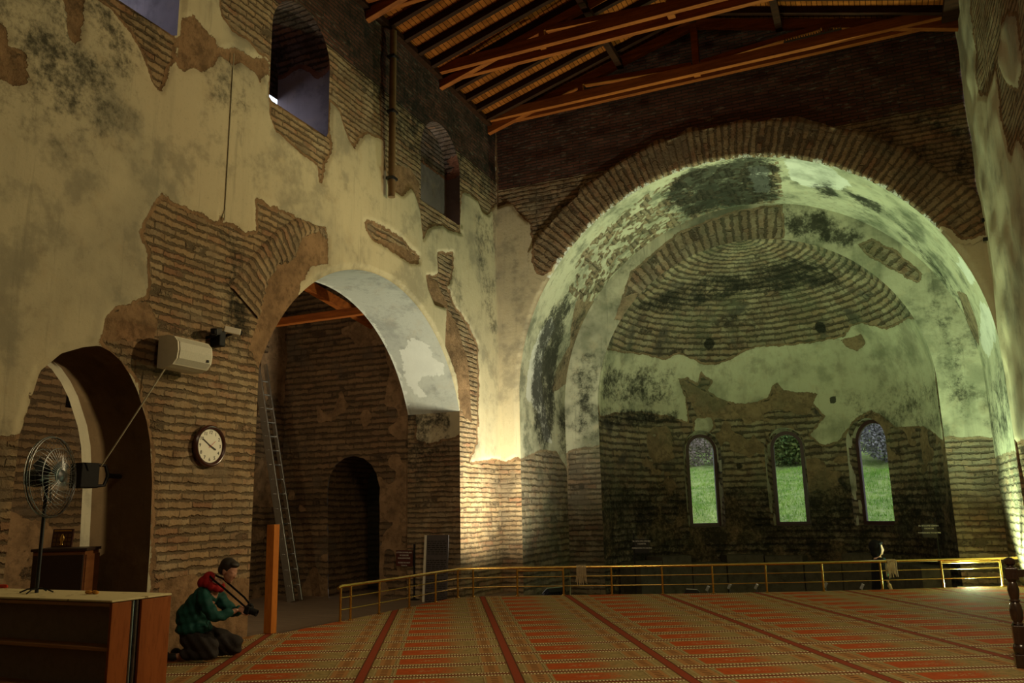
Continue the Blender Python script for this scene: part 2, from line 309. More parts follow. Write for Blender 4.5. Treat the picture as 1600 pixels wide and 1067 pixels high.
# ------------------------------------------------------------------ building blocks
def chain(o):
    m = Matrix.Identity(4)
    while o is not None: m = o.matrix_basis @ m; o = o.parent
    return m
def tag(o, label=None, cat=None, group=None, kind=None):
    for k, v in (('label', label), ('category', cat), ('group', group), ('kind', kind)):
        if v: o[k] = v
    return o
def thing(name, label, cat, loc=(0, 0, 0), group=None, rz=0):
    o = bpy.data.objects.new(name, None); COL.objects.link(o); o.empty_display_size = .1
    o.location = loc; o.rotation_euler = (0, 0, rz); o.matrix_basis = Matrix.Translation(loc) @ Matrix.Rotation(rz, 4, 'Z')
    return tag(o, label, cat, group)
class MB:
    def __init__(s): s.bm = bmesh.new()
    def _x(s, vs, mat):
        if mat is not None: bmesh.ops.transform(s.bm, matrix=mat, verts=vs)
    def box(s, c, size, mat=None, bev=0.):
        r = bmesh.ops.create_cube(s.bm, size=1); vs = r['verts']
        for v in vs: v.co = Vector((v.co.x*size[0], v.co.y*size[1], v.co.z*size[2]))
        if bev:
            es = list({e for v in vs for e in v.link_edges}); g = bmesh.ops.bevel(s.bm, geom=es, offset=bev, segments=2, affect='EDGES', profile=.5)
            vs = list({v for f in g['faces'] for v in f.verts} | {v for v in vs if v.is_valid})
        m = Matrix.Translation(c) @ (mat if mat is not None else Matrix.Identity(4)); s._x(vs, m); return s
    def bar(s, a, b, w, h, up=(0, 0, 1), bev=0.):    # rectangular bar from a to b
        a, b = Vector(a), Vector(b); d = b-a; L = d.length; d.normalize(); u = Vector(up); sd = d.cross(u)
        if sd.length < 1e-4: sd = d.cross(Vector((0, 1, 0)))
        sd.normalize(); u = sd.cross(d)
        m = Matrix((d, sd, u)).transposed().to_4x4(); return s.box((a+b)/2, (L, w, h), m, bev)
    def tube(s, pts, r, seg=10, closed=False, radii=None):
        pts = [Vector(p) for p in pts]; n = len(pts); rings = []; prev = None
        for i, p in enumerate(pts):
            if closed: t = pts[(i+1) % n]-pts[i-1]
            else: t = pts[min(i+1, n-1)]-pts[max(i-1, 0)]
            t.normalize()
            if prev is None: u = t.orthogonal().normalized()
            else:
                u = prev-t*prev.dot(t); u = u.normalized() if u.length > 1e-6 else t.orthogonal().normalized()
            prev = u; w = t.cross(u); rr = radii[i] if radii else r
            rings.append([s.bm.verts.new(p+(u*math.cos(2*PI*k/seg)+w*math.sin(2*PI*k/seg))*rr) for k in range(seg)])
        for i in range(n if closed else n-1):
            A, B = rings[i], rings[(i+1) % n]
            for k in range(seg): s.bm.faces.new((A[k], A[(k+1) % seg], B[(k+1) % seg], B[k]))
        if not closed: s.bm.faces.new(rings[0][::-1]); s.bm.faces.new(rings[-1])
        return s
    def lathe(s, prof, c=(0, 0, 0), seg=24, mat=None):
        vs = []; rings = []
        for r, z in prof:
            ring = [s.bm.verts.new((max(r, 1e-4)*math.cos(2*PI*k/seg), max(r, 1e-4)*math.sin(2*PI*k/seg), z)) for k in range(seg)]; rings.append(ring); vs += ring
        for A, B in zip(rings, rings[1:]):
            for k in range(seg): s.bm.faces.new((A[k], A[(k+1) % seg], B[(k+1) % seg], B[k]))
        s.bm.faces.new(rings[0][::-1]); s.bm.faces.new(rings[-1])
        s._x(vs, Matrix.Translation(c) @ (mat if mat is not None else Matrix.Identity(4))); return s
    def prism(s, poly, h, mat=None):                  # polygon in xy, thickness h along z
        a = [s.bm.verts.new((p[0], p[1], 0)) for p in poly]; b = [s.bm.verts.new((p[0], p[1], h)) for p in poly]; n = len(poly)
        s.bm.faces.new(a[::-1]); s.bm.faces.new(b)
        for i in range(n): s.bm.faces.new((a[i], a[(i+1) % n], b[(i+1) % n], b[i]))
        s._x(a+b, mat); return s
    def frame(s, outer, inner, h, mat=None):          # ring between two outlines with equal counts, open=False
        n = len(outer); L = [[s.bm.verts.new((p[0], p[1], z)) for p in q] for z in (0, h) for q in (outer, inner)]
        for i in range(n):
            j = (i+1) % n
            for A, B in ((L[0], L[1]), (L[1], L[3]), (L[3], L[2]), (L[2], L[0])): s.bm.faces.new((A[i], A[j], B[j], B[i]))
        s._x([v for q in L for v in q], mat); return s
    def ball(s, c, r, mat=None, u=16, v=10):
        q = bmesh.ops.create_uvsphere(s.bm, u_segments=u, v_segments=v, radius=1)['verts']
        for x in q: x.co = Vector((x.co.x*r[0], x.co.y*r[1], x.co.z*r[2]))
        s._x(q, Matrix.Translation(c) @ (mat if mat is not None else Matrix.Identity(4))); return s
    def text(s, txt, size, mat, ext=.0015):
        cu = bpy.data.curves.new('t', 'FONT'); cu.body = txt; cu.size = size; cu.align_x = 'CENTER'; cu.align_y = 'CENTER'; cu.extrude = ext; cu.resolution_u = 2
        o = bpy.data.objects.new('t', cu); COL.objects.link(o); dg = bpy.context.evaluated_depsgraph_get()
        me = bpy.data.meshes.new_from_object(o.evaluated_get(dg)); n0 = len(s.bm.verts); s.bm.from_mesh(me); s.bm.verts.ensure_lookup_table()
        s._x(s.bm.verts[n0:], mat); bpy.data.objects.remove(o); bpy.data.curves.remove(cu); bpy.data.meshes.remove(me); return s
    def build(s, name, mat, parent=None, smooth=False, world=True):
        if parent is not None and world: s.bm.transform(chain(parent).inverted())
        bmesh.ops.recalc_face_normals(s.bm, faces=s.bm.faces)
        me = bpy.data.meshes.new(name); s.bm.to_mesh(me); s.bm.free(); me.materials.append(mat)
        if smooth:
            me.polygons.foreach_set('use_smooth', [True]*len(me.polygons)); me.set_sharp_from_angle(angle=math.radians(40))
        o = bpy.data.objects.new(name, me); COL.objects.link(o); o.parent = parent; return o
def copy_tree(o, parent=None):
    c = o.copy(); COL.objects.link(c); c.parent = parent
    for ch in [x for x in bpy.data.objects if x.parent == o and x is not c]: copy_tree(ch, c)
    return c

ATT = ('pl', 'un', 'nb', 'dk', 'wt'); DEF = dict(pl=-.4, un=-.4, nb=-.4, dk=0., wt=-.4)
class Surf:
    def __init__(s): s.V = []; s.UV = []; s.A = {k: [] for k in ATT}; s.F = []; s.n = 0
    def add(s, P, U, toward, a=None, hole=None):
        """P: grid of points, U: grid of uv, a: attribute grids, hole: bool grid (True inside an opening)"""
        n, m = P.shape[:2]; a = a or {}
        s.V.append(P.reshape(-1, 3)); s.UV.append(U.reshape(-1, 2))
        for k in ATT: s.A[k].append(np.broadcast_to(np.asarray(a.get(k, DEF[k]), float), (n, m)).reshape(-1))
        i = np.arange(n*m).reshape(n, m); q = np.stack([i[:-1, :-1], i[1:, :-1], i[1:, 1:], i[:-1, 1:]], -1).reshape(-1, 4)
        if hole is not None: q = q[~hole.reshape(-1)[q].all(1)]
        p = P.reshape(-1, 3); c = p[q].mean(1); nr = np.cross(p[q[:, 2]]-p[q[:, 0]], p[q[:, 3]]-p[q[:, 1]])
        fl = ((np.asarray(toward)-c)*nr).sum(1) < 0; q[fl] = q[fl][:, ::-1]
        s.F.append(q+s.n); s.n += n*m; return s
    def build(s, name, mat, parent=None, kind='structure'):
        V = np.concatenate(s.V); F = np.concatenate(s.F); UV = np.concatenate(s.UV)
        used = np.zeros(len(V), bool); used[F.ravel()] = True; re = np.cumsum(used)-1; F = re[F]; V = V[used]; UV = UV[used]
        me = bpy.data.meshes.new(name); me.vertices.add(len(V)); me.vertices.foreach_set('co', V.astype(np.float32).ravel())
        me.loops.add(F.size); me.loops.foreach_set('vertex_index', F.ravel().astype(np.int32)); me.polygons.add(len(F))
        me.polygons.foreach_set('loop_start', np.arange(0, F.size, 4, dtype=np.int32)); me.update(calc_edges=True)
        me.polygons.foreach_set('use_smooth', np.ones(len(F), bool))
        uvl = me.uv_layers.new(name='UVMap'); uvl.data.foreach_set('uv', UV[F.ravel()].astype(np.float32).ravel())
        for k in ATT:
            at = me.attributes.new(k, 'FLOAT', 'POINT'); at.data.foreach_set('value', np.concatenate(s.A[k])[used].astype(np.float32))
        me.materials.append(mat); me.validate()
        o = bpy.data.objects.new(name, me); COL.objects.link(o); o.parent = parent
        if kind and parent is None: o['kind'] = kind
        return o
def grid(a0, a1, b0, b1, step, step2=None):
    na = max(2, int(round(abs(a1-a0)/step))+1); nb = max(2, int(round(abs(b1-b0)/(step2 or step)))+1)
    return np.meshgrid(np.linspace(a0, a1, na), np.linspace(b0, b1, nb), indexing='ij')
def union(S, T, polys, base=-.4):
    r = np.full(S.shape, base)
    for p in polys: r = np.maximum(r, np.clip(psdf(S, T, np.asarray(p))[0], -.4, .4))
    return r
def soot_and_shade(S, T, items):  # soot patches, and shade painted in low in the apse
    r = np.zeros(S.shape)
    for poly, st, so in items: r = np.maximum(r, st*sm(-so, so, psdf(S, T, np.asarray(poly))[0]))
    return r
def cut(S, T, polys):          # snap the grid to the outlines of openings
    hole = np.zeros(S.shape, bool); S = S.copy(); T = T.copy()
    h = max(abs(S[1, 0]-S[0, 0]), abs(T[0, 1]-T[0, 0]))*1.5
    for p in polys:
        d, q = psdf(S, T, np.asarray(p)); ins = d > 0; hole |= ins; m = ins & (d < h); S[m] = q[m][:, 0]; T[m] = q[m][:, 1]
        # verts just outside are left alone
    return S, T, hole
def strip(sf, outline, depth_fn, nd, toward, uvs=1., attrs=None, closed=False):
    """reveal: outline (N,3) pushed back by depth_fn(k/nd)->offset (3,) or (N,3)"""
    O = np.asarray(outline, float); L = np.concatenate([[0], np.cumsum(np.linalg.norm(np.diff(O, axis=0), axis=1))])
    P = np.stack([O+depth_fn(k/(nd-1)) for k in range(nd)], 1)
    D = np.linalg.norm(P-P[:, :1], axis=2); U = np.stack([D*uvs, np.broadcast_to(L[:, None], D.shape)*uvs], -1)
    a = attrs(L[:, None]+0*D, D, P) if attrs else None
    sf.add(P, U, toward, a); return P
def dense(pts, step):
    pts = [np.asarray(p, float) for p in pts]; out = [pts[0]]
    for a, b in zip(pts, pts[1:]):
        n = max(1, int(np.linalg.norm(b-a)/step)); out += [a+(b-a)*k/n for k in range(1, n+1)]
    return np.array(out)
def arc(c, r, a0, a1, n): return [np.array([c[0]+r*math.cos(t), c[1]+r*math.sin(t)]) for t in np.linspace(a0, a1, n)]
NAVE = (-2.5, 8., 4.); APC = (-2.5, 18.5, 3.)

# ================================================================== THE BUILDING
# ---- left wall of the nave -------------------------------------------------
ARCH1 = [np.array(p) for p in [(5.36, -.3), (5.38, 2.3), (5.45, 2.62), (5.53, 2.98), (5.75, 3.2), (6.0, 3.31), (6.19, 3.36), (6.34, 3.32), (6.48, 3.24), (6.62, 3.1), (6.74, 2.93), (6.9, 2.6), (6.97, 2.37), (7.04, 1.9), (7.07, 1.2), (7.07, -.3)]]
A2C, A2R, A2Z = (11.7, 2.42), 3.16, 3.5
PH0 = math.asin((A2Z-A2C[1])/A2R)
ARCH2 = [np.array((A2C[0]+A2R*math.cos(PH0), -.3))]+arc(A2C, A2R, PH0, PI-PH0, 70)+[np.array((A2C[0]-A2R*math.cos(PH0), -.3))]
def winpoly(s0, s1, z0, z1, n=18): return [np.array((s0, z0)), np.array((s1, z0))]+arc(((s0+s1)/2, z1), (s1-s0)/2, 0, PI, n)
W1, W2, W3 = winpoly(5.55, 6.95, 7.5, 8.6), winpoly(8.70, 10.12, 7.5, 8.72), winpoly(13.1, 14.75, 7.47, 8.6)
EXL = [PX(LW, *p) for p in (
    [(330, -90), (345, 25), (362, 50), (385, 62), (405, 85), (421, 95), (421, 160), (515, 216), (517, 160), (530, 175), (543, 220), (553, 232), (564, 216), (570, 209), (580, 212), (597, 219), (605, 290), (613, 297), (628, 307), (641, 294), (648, 303), (656, 330), (718, 356), (722, 300), (732, 304), (746, 314), (753, 331), (763, 337), (770, 324), (779, 312), (792, 300), (800, 200), (700, -90)],
    [(138, -10), (168, 10), (205, 55), (222, 85), (238, 130), (250, 146), (262, 112), (272, 95), (276, 62), (230, 20), (192, -12)],
    [(420, 155), (517, 212), (518, 235), (508, 262), (503, 287), (497, 285), (495, 258), (470, 240), (430, 205), (421, 180)],
    [(250, 302), (275, 318), (300, 325), (330, 345), (340, 349), (343, 331), (349, 347), (365, 350), (378, 362), (399, 361), (397, 309), (420, 320), (450, 330), (480, 348), (505, 355), (512, 368), (511, 414), (486, 416), (472, 440), (430, 600), (470, 1100), (236, 1100), (236, 700), (215, 600), (155, 536), (165, 495), (180, 480), (205, 470), (228, 465), (230, 440), (228, 400), (217, 365), (222, 350)],
    [(47, 615), (45, 635), (37, 650), (35, 670), (28, 680), (-60, 684), (-200, 700), (-300, 1200), (90, 1200), (70, 640)],
    [(567, 345), (580, 345), (620, 365), (655, 400), (655, 412), (640, 412), (610, 390), (580, 375), (570, 358)],
    [(655, 316), (718, 352), (720, 366), (700, 360), (690, 352), (672, 355), (660, 375), (658, 350)],
    [(682, 394), (707, 394), (709, 417), (704, 438), (699, 448), (709, 475), (732, 509), (746, 539), (748, 603), (746, 690), (735, 722), (775, 716), (800, 722), (860, 722), (860, 1100), (640, 1100), (700, 660), (719, 640), (712, 586), (695, 539), (697, 482), (678, 475), (668, 451), (665, 431), (684, 428)])]
UNL = [PX(LW, *p) for p in (
    [(285, 30), (300, 25), (335, 60), (340, 78), (365, 75), (385, 85), (420, 95), (420, 112), (405, 128), (395, 112), (375, 98), (362, 103), (342, 85), (330, 105), (318, 115), (300, 107), (285, 112), (275, 105), (278, 60)],
    [(96, -10), (131, -10), (126, 60), (115, 70), (106, 55)],
    [(-10, 30), (0, 37), (10, 50), (12, 70), (38, 85), (45, 115), (45, 130), (28, 137), (-10, 120)],
    [(613, 255), (640, 262), (655, 285), (656, 330), (648, 303), (641, 294), (628, 307), (613, 297)],
    [(500, 360), (510, 372), (510, 414), (486, 416), (472, 440), (469, 452), (452, 485), (430, 530), (418, 553), (405, 578), (388, 545), (405, 495), (415, 445), (435, 411), (460, 404), (472, 372)],
    [(580, 372), (620, 380), (655, 402), (655, 412), (640, 412), (610, 392)],
    [(665, 431), (684, 440), (700, 480), (697, 482), (678, 475), (668, 451)],
    [(238, 985), (250, 905), (300, 900), (405, 905), (410, 1000), (300, 1060), (238, 1060)],
    [(165, 500), (180, 485), (228, 468), (250, 500), (240, 530), (160, 535)],
    [(697, 482), (712, 500), (730, 560), (735, 620), (738, 660), (722, 650), (712, 586), (695, 539)])]
EXL2 = EXL
Y0 = 3.4
S, T = grid(Y0, YA, ZLOW-.05, ZT, .04); S, T, hole = cut(S, T, [ARCH1, ARCH2, W1, W2, W3])
ex = union(S, T, EXL2); un = union(S, T, UNL); pl = np.minimum(-ex, -un)
nb = np.clip(T-9.13, -.4, .4)
dk = soot_and_shade(S, T, [(PX(LW, (-60, -60), (300, -60), (290, 60), (240, 150), (180, 230), (90, 270), (60, 200), (-60, 200)), .42, .7),
                 (PX(LW, (285, 60), (420, 100), (400, 200), (330, 190)), .34, .4),
                 (PX(LW, (345, 350), (378, 362), (395, 540), (350, 540)), .62, .3),
                 (PX(LW, (425, 20), (520, 60), (600, 200), (650, 260), (775, 320), (790, 200), (600, 40), (500, -40)), .5, .35), (PX(LW, (560, 100), (780, 290), (770, 190), (600, 60)), .3, .5),
                 (PX(LW, (690, 380), (700, 480), (745, 640), (752, 600), (735, 500), (712, 400)), .3, .15),
                 (PX(LW, (735, 330), (775, 330), (778, 560), (750, 480)), .36, .25)])
jit = (vnoise(S, T, 3.1, 1)-.5)*.03*(pl < 0)+(vnoise(S, T, 9, 2)-.5)*.03*(pl < 0)*(T < 3)
wl = Surf()
X = XL+jit+.03*sm(-.02, .05, pl)
for w_ in (ARCH1, ARCH2, W1, W2, W3):
    m1 = psdf(S, T, np.array(w_))[0]; X = np.where(np.abs(m1) < .07, XL, X)
wl.add(np.stack([X, S, T], -1), np.stack([S, T], -1), NAVE, dict(pl=pl, un=un, nb=nb, dk=dk), hole)
S, T = grid(-6, Y0, ZLOW, ZT, .3); wl.add(np.stack([XL+0*S, S, T], -1), np.stack([S, T], -1), NAVE, dict(pl=.4+0*S))
# lower jambs of the wide arch and the foot of its piers
def YZ(pts): return np.array([(XL, p[0], p[1]) for p in pts])
DW = XL-XAO
def back(w): return np.array((-DW*w, 0, 0))
rj = dense([ARCH2[0], ARCH2[1]], .05); lj = dense([ARCH2[-2], ARCH2[-1]], .05)
def jamb_att(zs):
    def f(L, D, P):
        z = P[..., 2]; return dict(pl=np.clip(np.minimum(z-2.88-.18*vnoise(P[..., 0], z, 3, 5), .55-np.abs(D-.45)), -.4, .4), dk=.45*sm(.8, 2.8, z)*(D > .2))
    return f
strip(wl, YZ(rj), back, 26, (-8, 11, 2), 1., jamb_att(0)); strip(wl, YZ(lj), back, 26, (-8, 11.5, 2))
PHI, RHO = grid(math.radians(104), math.radians(150), 3.5, 4.15, .012, .05); S, T = A2C[0]+RHO*np.cos(PHI), A2C[1]+RHO*np.sin(PHI)
exr = np.minimum(union(S, T, EXL), -union(S, T, UNL)); wl.add(np.stack([XL+.035*np.minimum(sm(0, .04, exr), sm(4.15, 4.1, RHO))-.004, S, T], -1), np.stack([RHO*.6, PHI*3.8*.8], -1), NAVE, dict(dk=.25+0*S), exr < .01)
wall_left = wl.build('wall_left', M['nave'])
# soffit of the wide arch: smooth grey plaster
def SOF(px, py):
    d = ray(px, py); a = d[1]**2+d[2]**2; oy, oz = -A2C[0], EYE-A2C[1]; b = 2*(oy*d[1]+oz*d[2]); c = oy*oy+oz*oz-A2R**2
    t = (-b+math.sqrt(max(b*b-4*a*c, 0)))/(2*a); p = CO+t*d
    return np.array([(math.atan2(p[2]-A2C[1], p[1]-A2C[0])-PH0)*A2R, XL-p[0]])
so = Surf()
wp = PX(SOF, (644, 529), (670, 536), (676, 557), (694, 571), (694, 585), (660, 586), (652, 602), (670, 620), (657, 620), (636, 602), (623, 547), (641, 536))
def sof_att(L, D, P):
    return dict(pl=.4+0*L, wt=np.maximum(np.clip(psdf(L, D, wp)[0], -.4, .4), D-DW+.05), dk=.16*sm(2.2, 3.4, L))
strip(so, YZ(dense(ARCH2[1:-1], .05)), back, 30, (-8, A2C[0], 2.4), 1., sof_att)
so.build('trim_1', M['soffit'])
# small arch: brown plastered reveal, its lit outer strip put in as paler plaster
rv = Surf(); ed = Surf(); O1 = dense(ARCH1, .05)
def sq(w): return 1-.02*min(w, 1)
strip(rv, YZ(O1), lambda w: np.stack([0*O1[:, 0]-.95*w, (O1[:, 0]-6.2)*(sq(w)-1), 0*O1[:, 0]], 1), 16, (-8, 6.2, 1.5), 1., lambda L, D, P: dict(pl=.4+0*L))
O1b = np.array([(XL-.95, 6.2+(p[0]-6.2)*sq(1), p[1]) for p in O1])
strip(ed, O1b, lambda w: np.array((-.16*w, 0, 0)), 6, (-8.5, 6.2, 1.5), 1., lambda L, D, P: dict(pl=.4+0*L))
rv.build('trim_2', M['brown_plaster']); ed.build('trim_3', M['nave'])
# upper windows
for nme, W, dep, blind in (('window_4', W1, DW, 0), ('window_5', W2, 1.07, 0), ('window_6', W3, .32, 1)):
    sf = Surf(); O = np.array([(XL, p[0], p[1]) for p in dense(W+[W[0]], .06)]); cc = (XL-.5, sum(p[0] for p in W)/len(W), 8.3)
    def wa(L, D, P):
        z = P[..., 2]; n = vnoise(P[..., 1]+P[..., 0], z, 2.2, 9)
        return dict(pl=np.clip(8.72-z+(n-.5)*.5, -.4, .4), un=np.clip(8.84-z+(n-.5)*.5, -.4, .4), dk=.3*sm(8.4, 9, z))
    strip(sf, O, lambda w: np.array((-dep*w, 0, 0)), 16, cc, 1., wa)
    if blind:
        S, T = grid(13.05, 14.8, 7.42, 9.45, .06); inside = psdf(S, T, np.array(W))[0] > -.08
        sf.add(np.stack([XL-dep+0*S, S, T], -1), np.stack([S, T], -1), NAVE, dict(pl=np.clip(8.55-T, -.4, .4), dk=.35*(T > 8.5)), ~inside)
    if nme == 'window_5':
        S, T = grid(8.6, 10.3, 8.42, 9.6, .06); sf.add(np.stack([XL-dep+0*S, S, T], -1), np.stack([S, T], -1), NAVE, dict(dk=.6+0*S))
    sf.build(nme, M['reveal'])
# ---- apse wall with its ring of radial bricks ------------------------------
PJ = [np.array((XC-R1, ZLOW-.05))]+arc((XC, ZC), R1, PI, 0, 140)+[np.array((XC+R1, ZLOW-.05))]
EXA = [PX(AW, *p) for p in (
    [(760, -150), (777, 325), (793, 318), (800, 320), (812, 335), (828, 350), (832, 380), (832, 410), (840, 428), (850, 433), (860, 425), (868, 412), (950, 500), (1400, 500), (1470, 352), (1485, 360), (1500, 376), (1518, 376), (1535, 369), (1565, 369), (1640, -150)],
    [(690, 724), (735, 722), (775, 716), (790, 722), (805, 714), (830, 722), (870, 728), (870, 1050), (690, 1050)],
    [(1590, 690), (1640, 690), (1640, 1050), (1540, 1050)])]
wa_ = Surf(); S, T = grid(XL-.15, XR+.25, ZLOW-.05, 12.2, .045); T = np.minimum(T, roofz(S)-.03); S, T, hole = cut(S, T, [np.array(PJ)])
pl = -union(S, T, EXA); nb = np.clip(T-8.93, -.4, .4); up = psdf(S, T, EXA[0])[0]
dk = np.maximum(.42*(up > 0)*sm(9.3, 8.7, T), 0); dk = np.maximum(dk, soot_and_shade(S, T, [(PX(AW, (790, 330), (830, 360), (810, 470), (790, 450)), .18, .3)]))
dm = np.abs(psdf(S, T, np.array(PJ))[0])
Yv = YA-.03*sm(-.02, .05, pl)*(dm > .06)-(vnoise(S, T, 4, 11)-.5)*.025*(pl < 0)*(dm > .06)
wa_.add(np.stack([S, Yv, T], -1), np.stack([S, T], -1), NAVE, dict(pl=pl, nb=nb, dk=dk), hole)
PHI, RHO = grid(math.radians(20), math.radians(152), R1, 5.52, .012, .05)
RH2 = RHO+np.where(RHO > 5.45, (vnoise(PHI*5, PHI*0, 3, 21)-.5)*.14, 0)
S, T = XC+RH2*np.cos(PHI), ZC+RH2*np.sin(PHI); pl = -union(S, T, EXA)
rise = np.minimum(sm(5.52, 5.46, RHO), sm(R1, R1+.03, RHO)); ends = np.minimum(sm(math.radians(20), math.radians(24), PHI), sm(math.radians(152), math.radians(148), PHI))
wa_.add(np.stack([S, YA-.055*rise*ends-.002, T], -1), np.stack([RHO*.8, PHI*5.1*.70], -1), NAVE, dict(pl=pl, dk=.30*(pl < 0), wt=np.clip(np.maximum(R1+.02-RHO, (RHO-5.50)*.8-.03), -.4, .4)), pl > .05)
wall_apse = wa_.build('wall_apse', M['nave'])
# ---- barrel vault in front of the apse -------------------------------------
LP = 2*HJ+PI*R1
def prof(l, r=R1):
    l = np.asarray(l, float); ph = np.clip((l-HJ)/R1, 0, PI)
    x = XC-r*np.cos(ph); z = np.where(l < HJ, ZLOW+l, np.where(l > HJ+PI*R1, ZC-(l-HJ-PI*R1), ZC+r*np.sin(ph))); return x, z
ba = Surf(); S, T = grid(0, LP, YA, YB, .05); x, z = prof(S)
EXB = [PX(BAR, *p) for p in ([(905, 402), (960, 345), (1040, 285), (1130, 248), (1215, 243), (1225, 316), (1120, 338), (1000, 402), (960, 440), (930, 470), (905, 470), (888, 455)],
    [(805, 722), (845, 702), (870, 705), (885, 730), (893, 760), (890, 940), (805, 940)], [(1540, 720), (1580, 705), (1600, 705), (1625, 950), (1550, 950)])]
UNB = [PX(BAR, *p) for p in ([(890, 540), (900, 470), (915, 470), (905, 540), (885, 600), (862, 615), (868, 580)], [(1495, 455), (1510, 460), (1528, 510), (1530, 540), (1515, 520)], [(905, 470), (930, 470), (915, 500), (900, 520)])]
WTB = [PX(BAR, *p) for p in ([(822, 620), (828, 560), (845, 515), (862, 495), (868, 512), (852, 545), (846, 590), (852, 640), (862, 690), (850, 690), (838, 640)],
    [(1228, 250), (1260, 243), (1300, 262), (1330, 290), (1310, 297), (1260, 292), (1235, 280)], [(1530, 470), (1548, 480), (1557, 530), (1545, 560), (1532, 540)], [(1168, 262), (1200, 258), (1205, 300), (1180, 300)], [(1500, 400), (1525, 440), (1520, 450), (1495, 412)])]
pl = np.minimum(-union(S, T, EXB), -union(S, T, UNB)); edge = YA+.22-T
pl = np.maximum(pl, np.clip(np.minimum(edge, 14.8-S), -.4, .4)*(S > HJ-1)-.4*(S <= HJ-1))
zone = psdf(S, T, EXB[0])[0] > 0; pl = np.where(zone, np.maximum(pl, (vnoise(S, T, 6.5, 81)*.5+vnoise(S, T, 15, 82)*.5-.53)*.5), pl)
dk = soot_and_shade(S, T, [(PX(BAR, (1035, 295), (1075, 265), (1130, 252), (1190, 242), (1213, 250), (1220, 308), (1180, 322), (1120, 326), (1070, 342), (1045, 330)), .95, .38),
    (PX(BAR, (832, 650), (838, 540), (860, 485), (888, 455), (896, 475), (880, 520), (872, 570), (868, 640), (862, 690), (845, 700)), .85, .3),
    (PX(BAR, (1262, 290), (1300, 284), (1312, 306), (1285, 312)), .8, .25), (PX(BAR, (1322, 298), (1382, 322), (1372, 334), (1336, 318)), .8, .25),
    (PX(BAR, (860, 620), (905, 560), (960, 480), (930, 470), (890, 480), (870, 560)), .4, .5), (PX(BAR, (1380, 330), (1440, 380), (1500, 460), (1540, 560), (1520, 580), (1450, 440)), .45, .5), (PX(BAR, (870, 650), (900, 600), (895, 720), (870, 710)), .5, .25), (PX(BAR, (1530, 640), (1560, 560), (1575, 600), (1580, 680), (1560, 720)), .45, .25)])
ba.add(np.stack([x, T, z], -1), np.stack([T*.8, S*.72], -1), APC, dict(pl=pl, un=union(S, T, UNB), wt=union(S, T, WTB), dk=dk))
# face of the apse arch
EXF = [PX(A2, *p) for p in ([(960, 500), (985, 425), (1060, 362), (1150, 328), (1224, 318), (1226, 372), (1150, 388), (1060, 425), (1000, 468), (978, 500)],
    [(1338, 382), (1362, 372), (1400, 392), (1442, 428), (1436, 446), (1400, 425), (1360, 402)], [(885, 705), (950, 692), (950, 960), (885, 960)], [(1460, 682), (1560, 682), (1590, 960), (1470, 960)])]
def facepart(S, T, U):
    pl = -union(S, T, EXF); dk = soot_and_shade(S, T, [(PX(A2, (1226, 325), (1290, 330), (1350, 370), (1330, 385), (1230, 368)), .8, .35), (PX(A2, (890, 560), (940, 540), (935, 690), (890, 690)), .45, .4), (PX(A2, (1440, 440), (1500, 520), (1540, 660), (1480, 660)), .5, .5), (PX(A2, (1065, 425), (1110, 395), (1160, 375), (1165, 392), (1110, 412)), .5, .15)])
    ba.add(np.stack([S, YB+0*S, T], -1), U, APC, dict(pl=pl, dk=dk, un=union(S, T, [PX(A2, (965, 470), (998, 455), (985, 490), (960, 520)), PX(A2, (940, 580), (948, 590), (935, 690), (928, 690))])))
PHI, RHO = grid(0, PI, R3, R1, .012, .05); facepart(XC-RHO*np.cos(PHI), ZC+RHO*np.sin(PHI), np.stack([RHO*.5, PHI*4.2*.5], -1))
for sg in (-1, 1):
    S, T = grid(R3, R1, ZLOW-.05, ZC, .05); facepart(XC+sg*S, T, np.stack([S, T*.8], -1))
ba.build('wall_bema', M['apse'])
# ---- apse: half-round wall under a half dome -------------------------------
def az_of(px, py, r): return APS(px, py, r)[0]/r
RFR = R3+.24                    # the frames stand back in deep reveals
WINF = []; WINA = []
for hl, hr, fl, fr_ in ((1071, 1130, 1075, 1124), (1199, 1263, 1208, 1261), (1329, 1392, 1342, 1402)):
    a0, a1 = az_of(hl, 760, R3), az_of(hr, 760, R3); b0, b1 = az_of(fl, 760, RFR), az_of(fr_, 760, RFR)
    WINA.append((math.degrees((a0+a1)/2), (a1-a0)/2*R3)); WINF.append((math.degrees((b0+b1)/2), (b1-b0)/2*RFR))
WZ0, WZ1 = .98, 3.05
def WP(c, hw): a = math.radians(c)*R3; return [np.array((a-hw, WZ0)), np.array((a+hw, WZ0))]+arc((a, WZ1), hw, 0, PI, 22)
S, T = grid(-PI/2*R3, PI/2*R3, ZLOW-.05, ZC+PI/2*R3-.002, .05)
S, T, hole = cut(S, T, [np.array(WP(*w)) for w in WINA])
el = np.maximum(T-ZC, 0)/R3; az = S/R3
def apse_pt(S, T, r=R3):
    el = np.maximum(T-ZC, 0)/r; az = S/R3
    return np.stack([XC+r*np.cos(el)*np.sin(az), YB+r*np.cos(el)*np.cos(az), np.minimum(T, ZC)+r*np.sin(el)], -1)
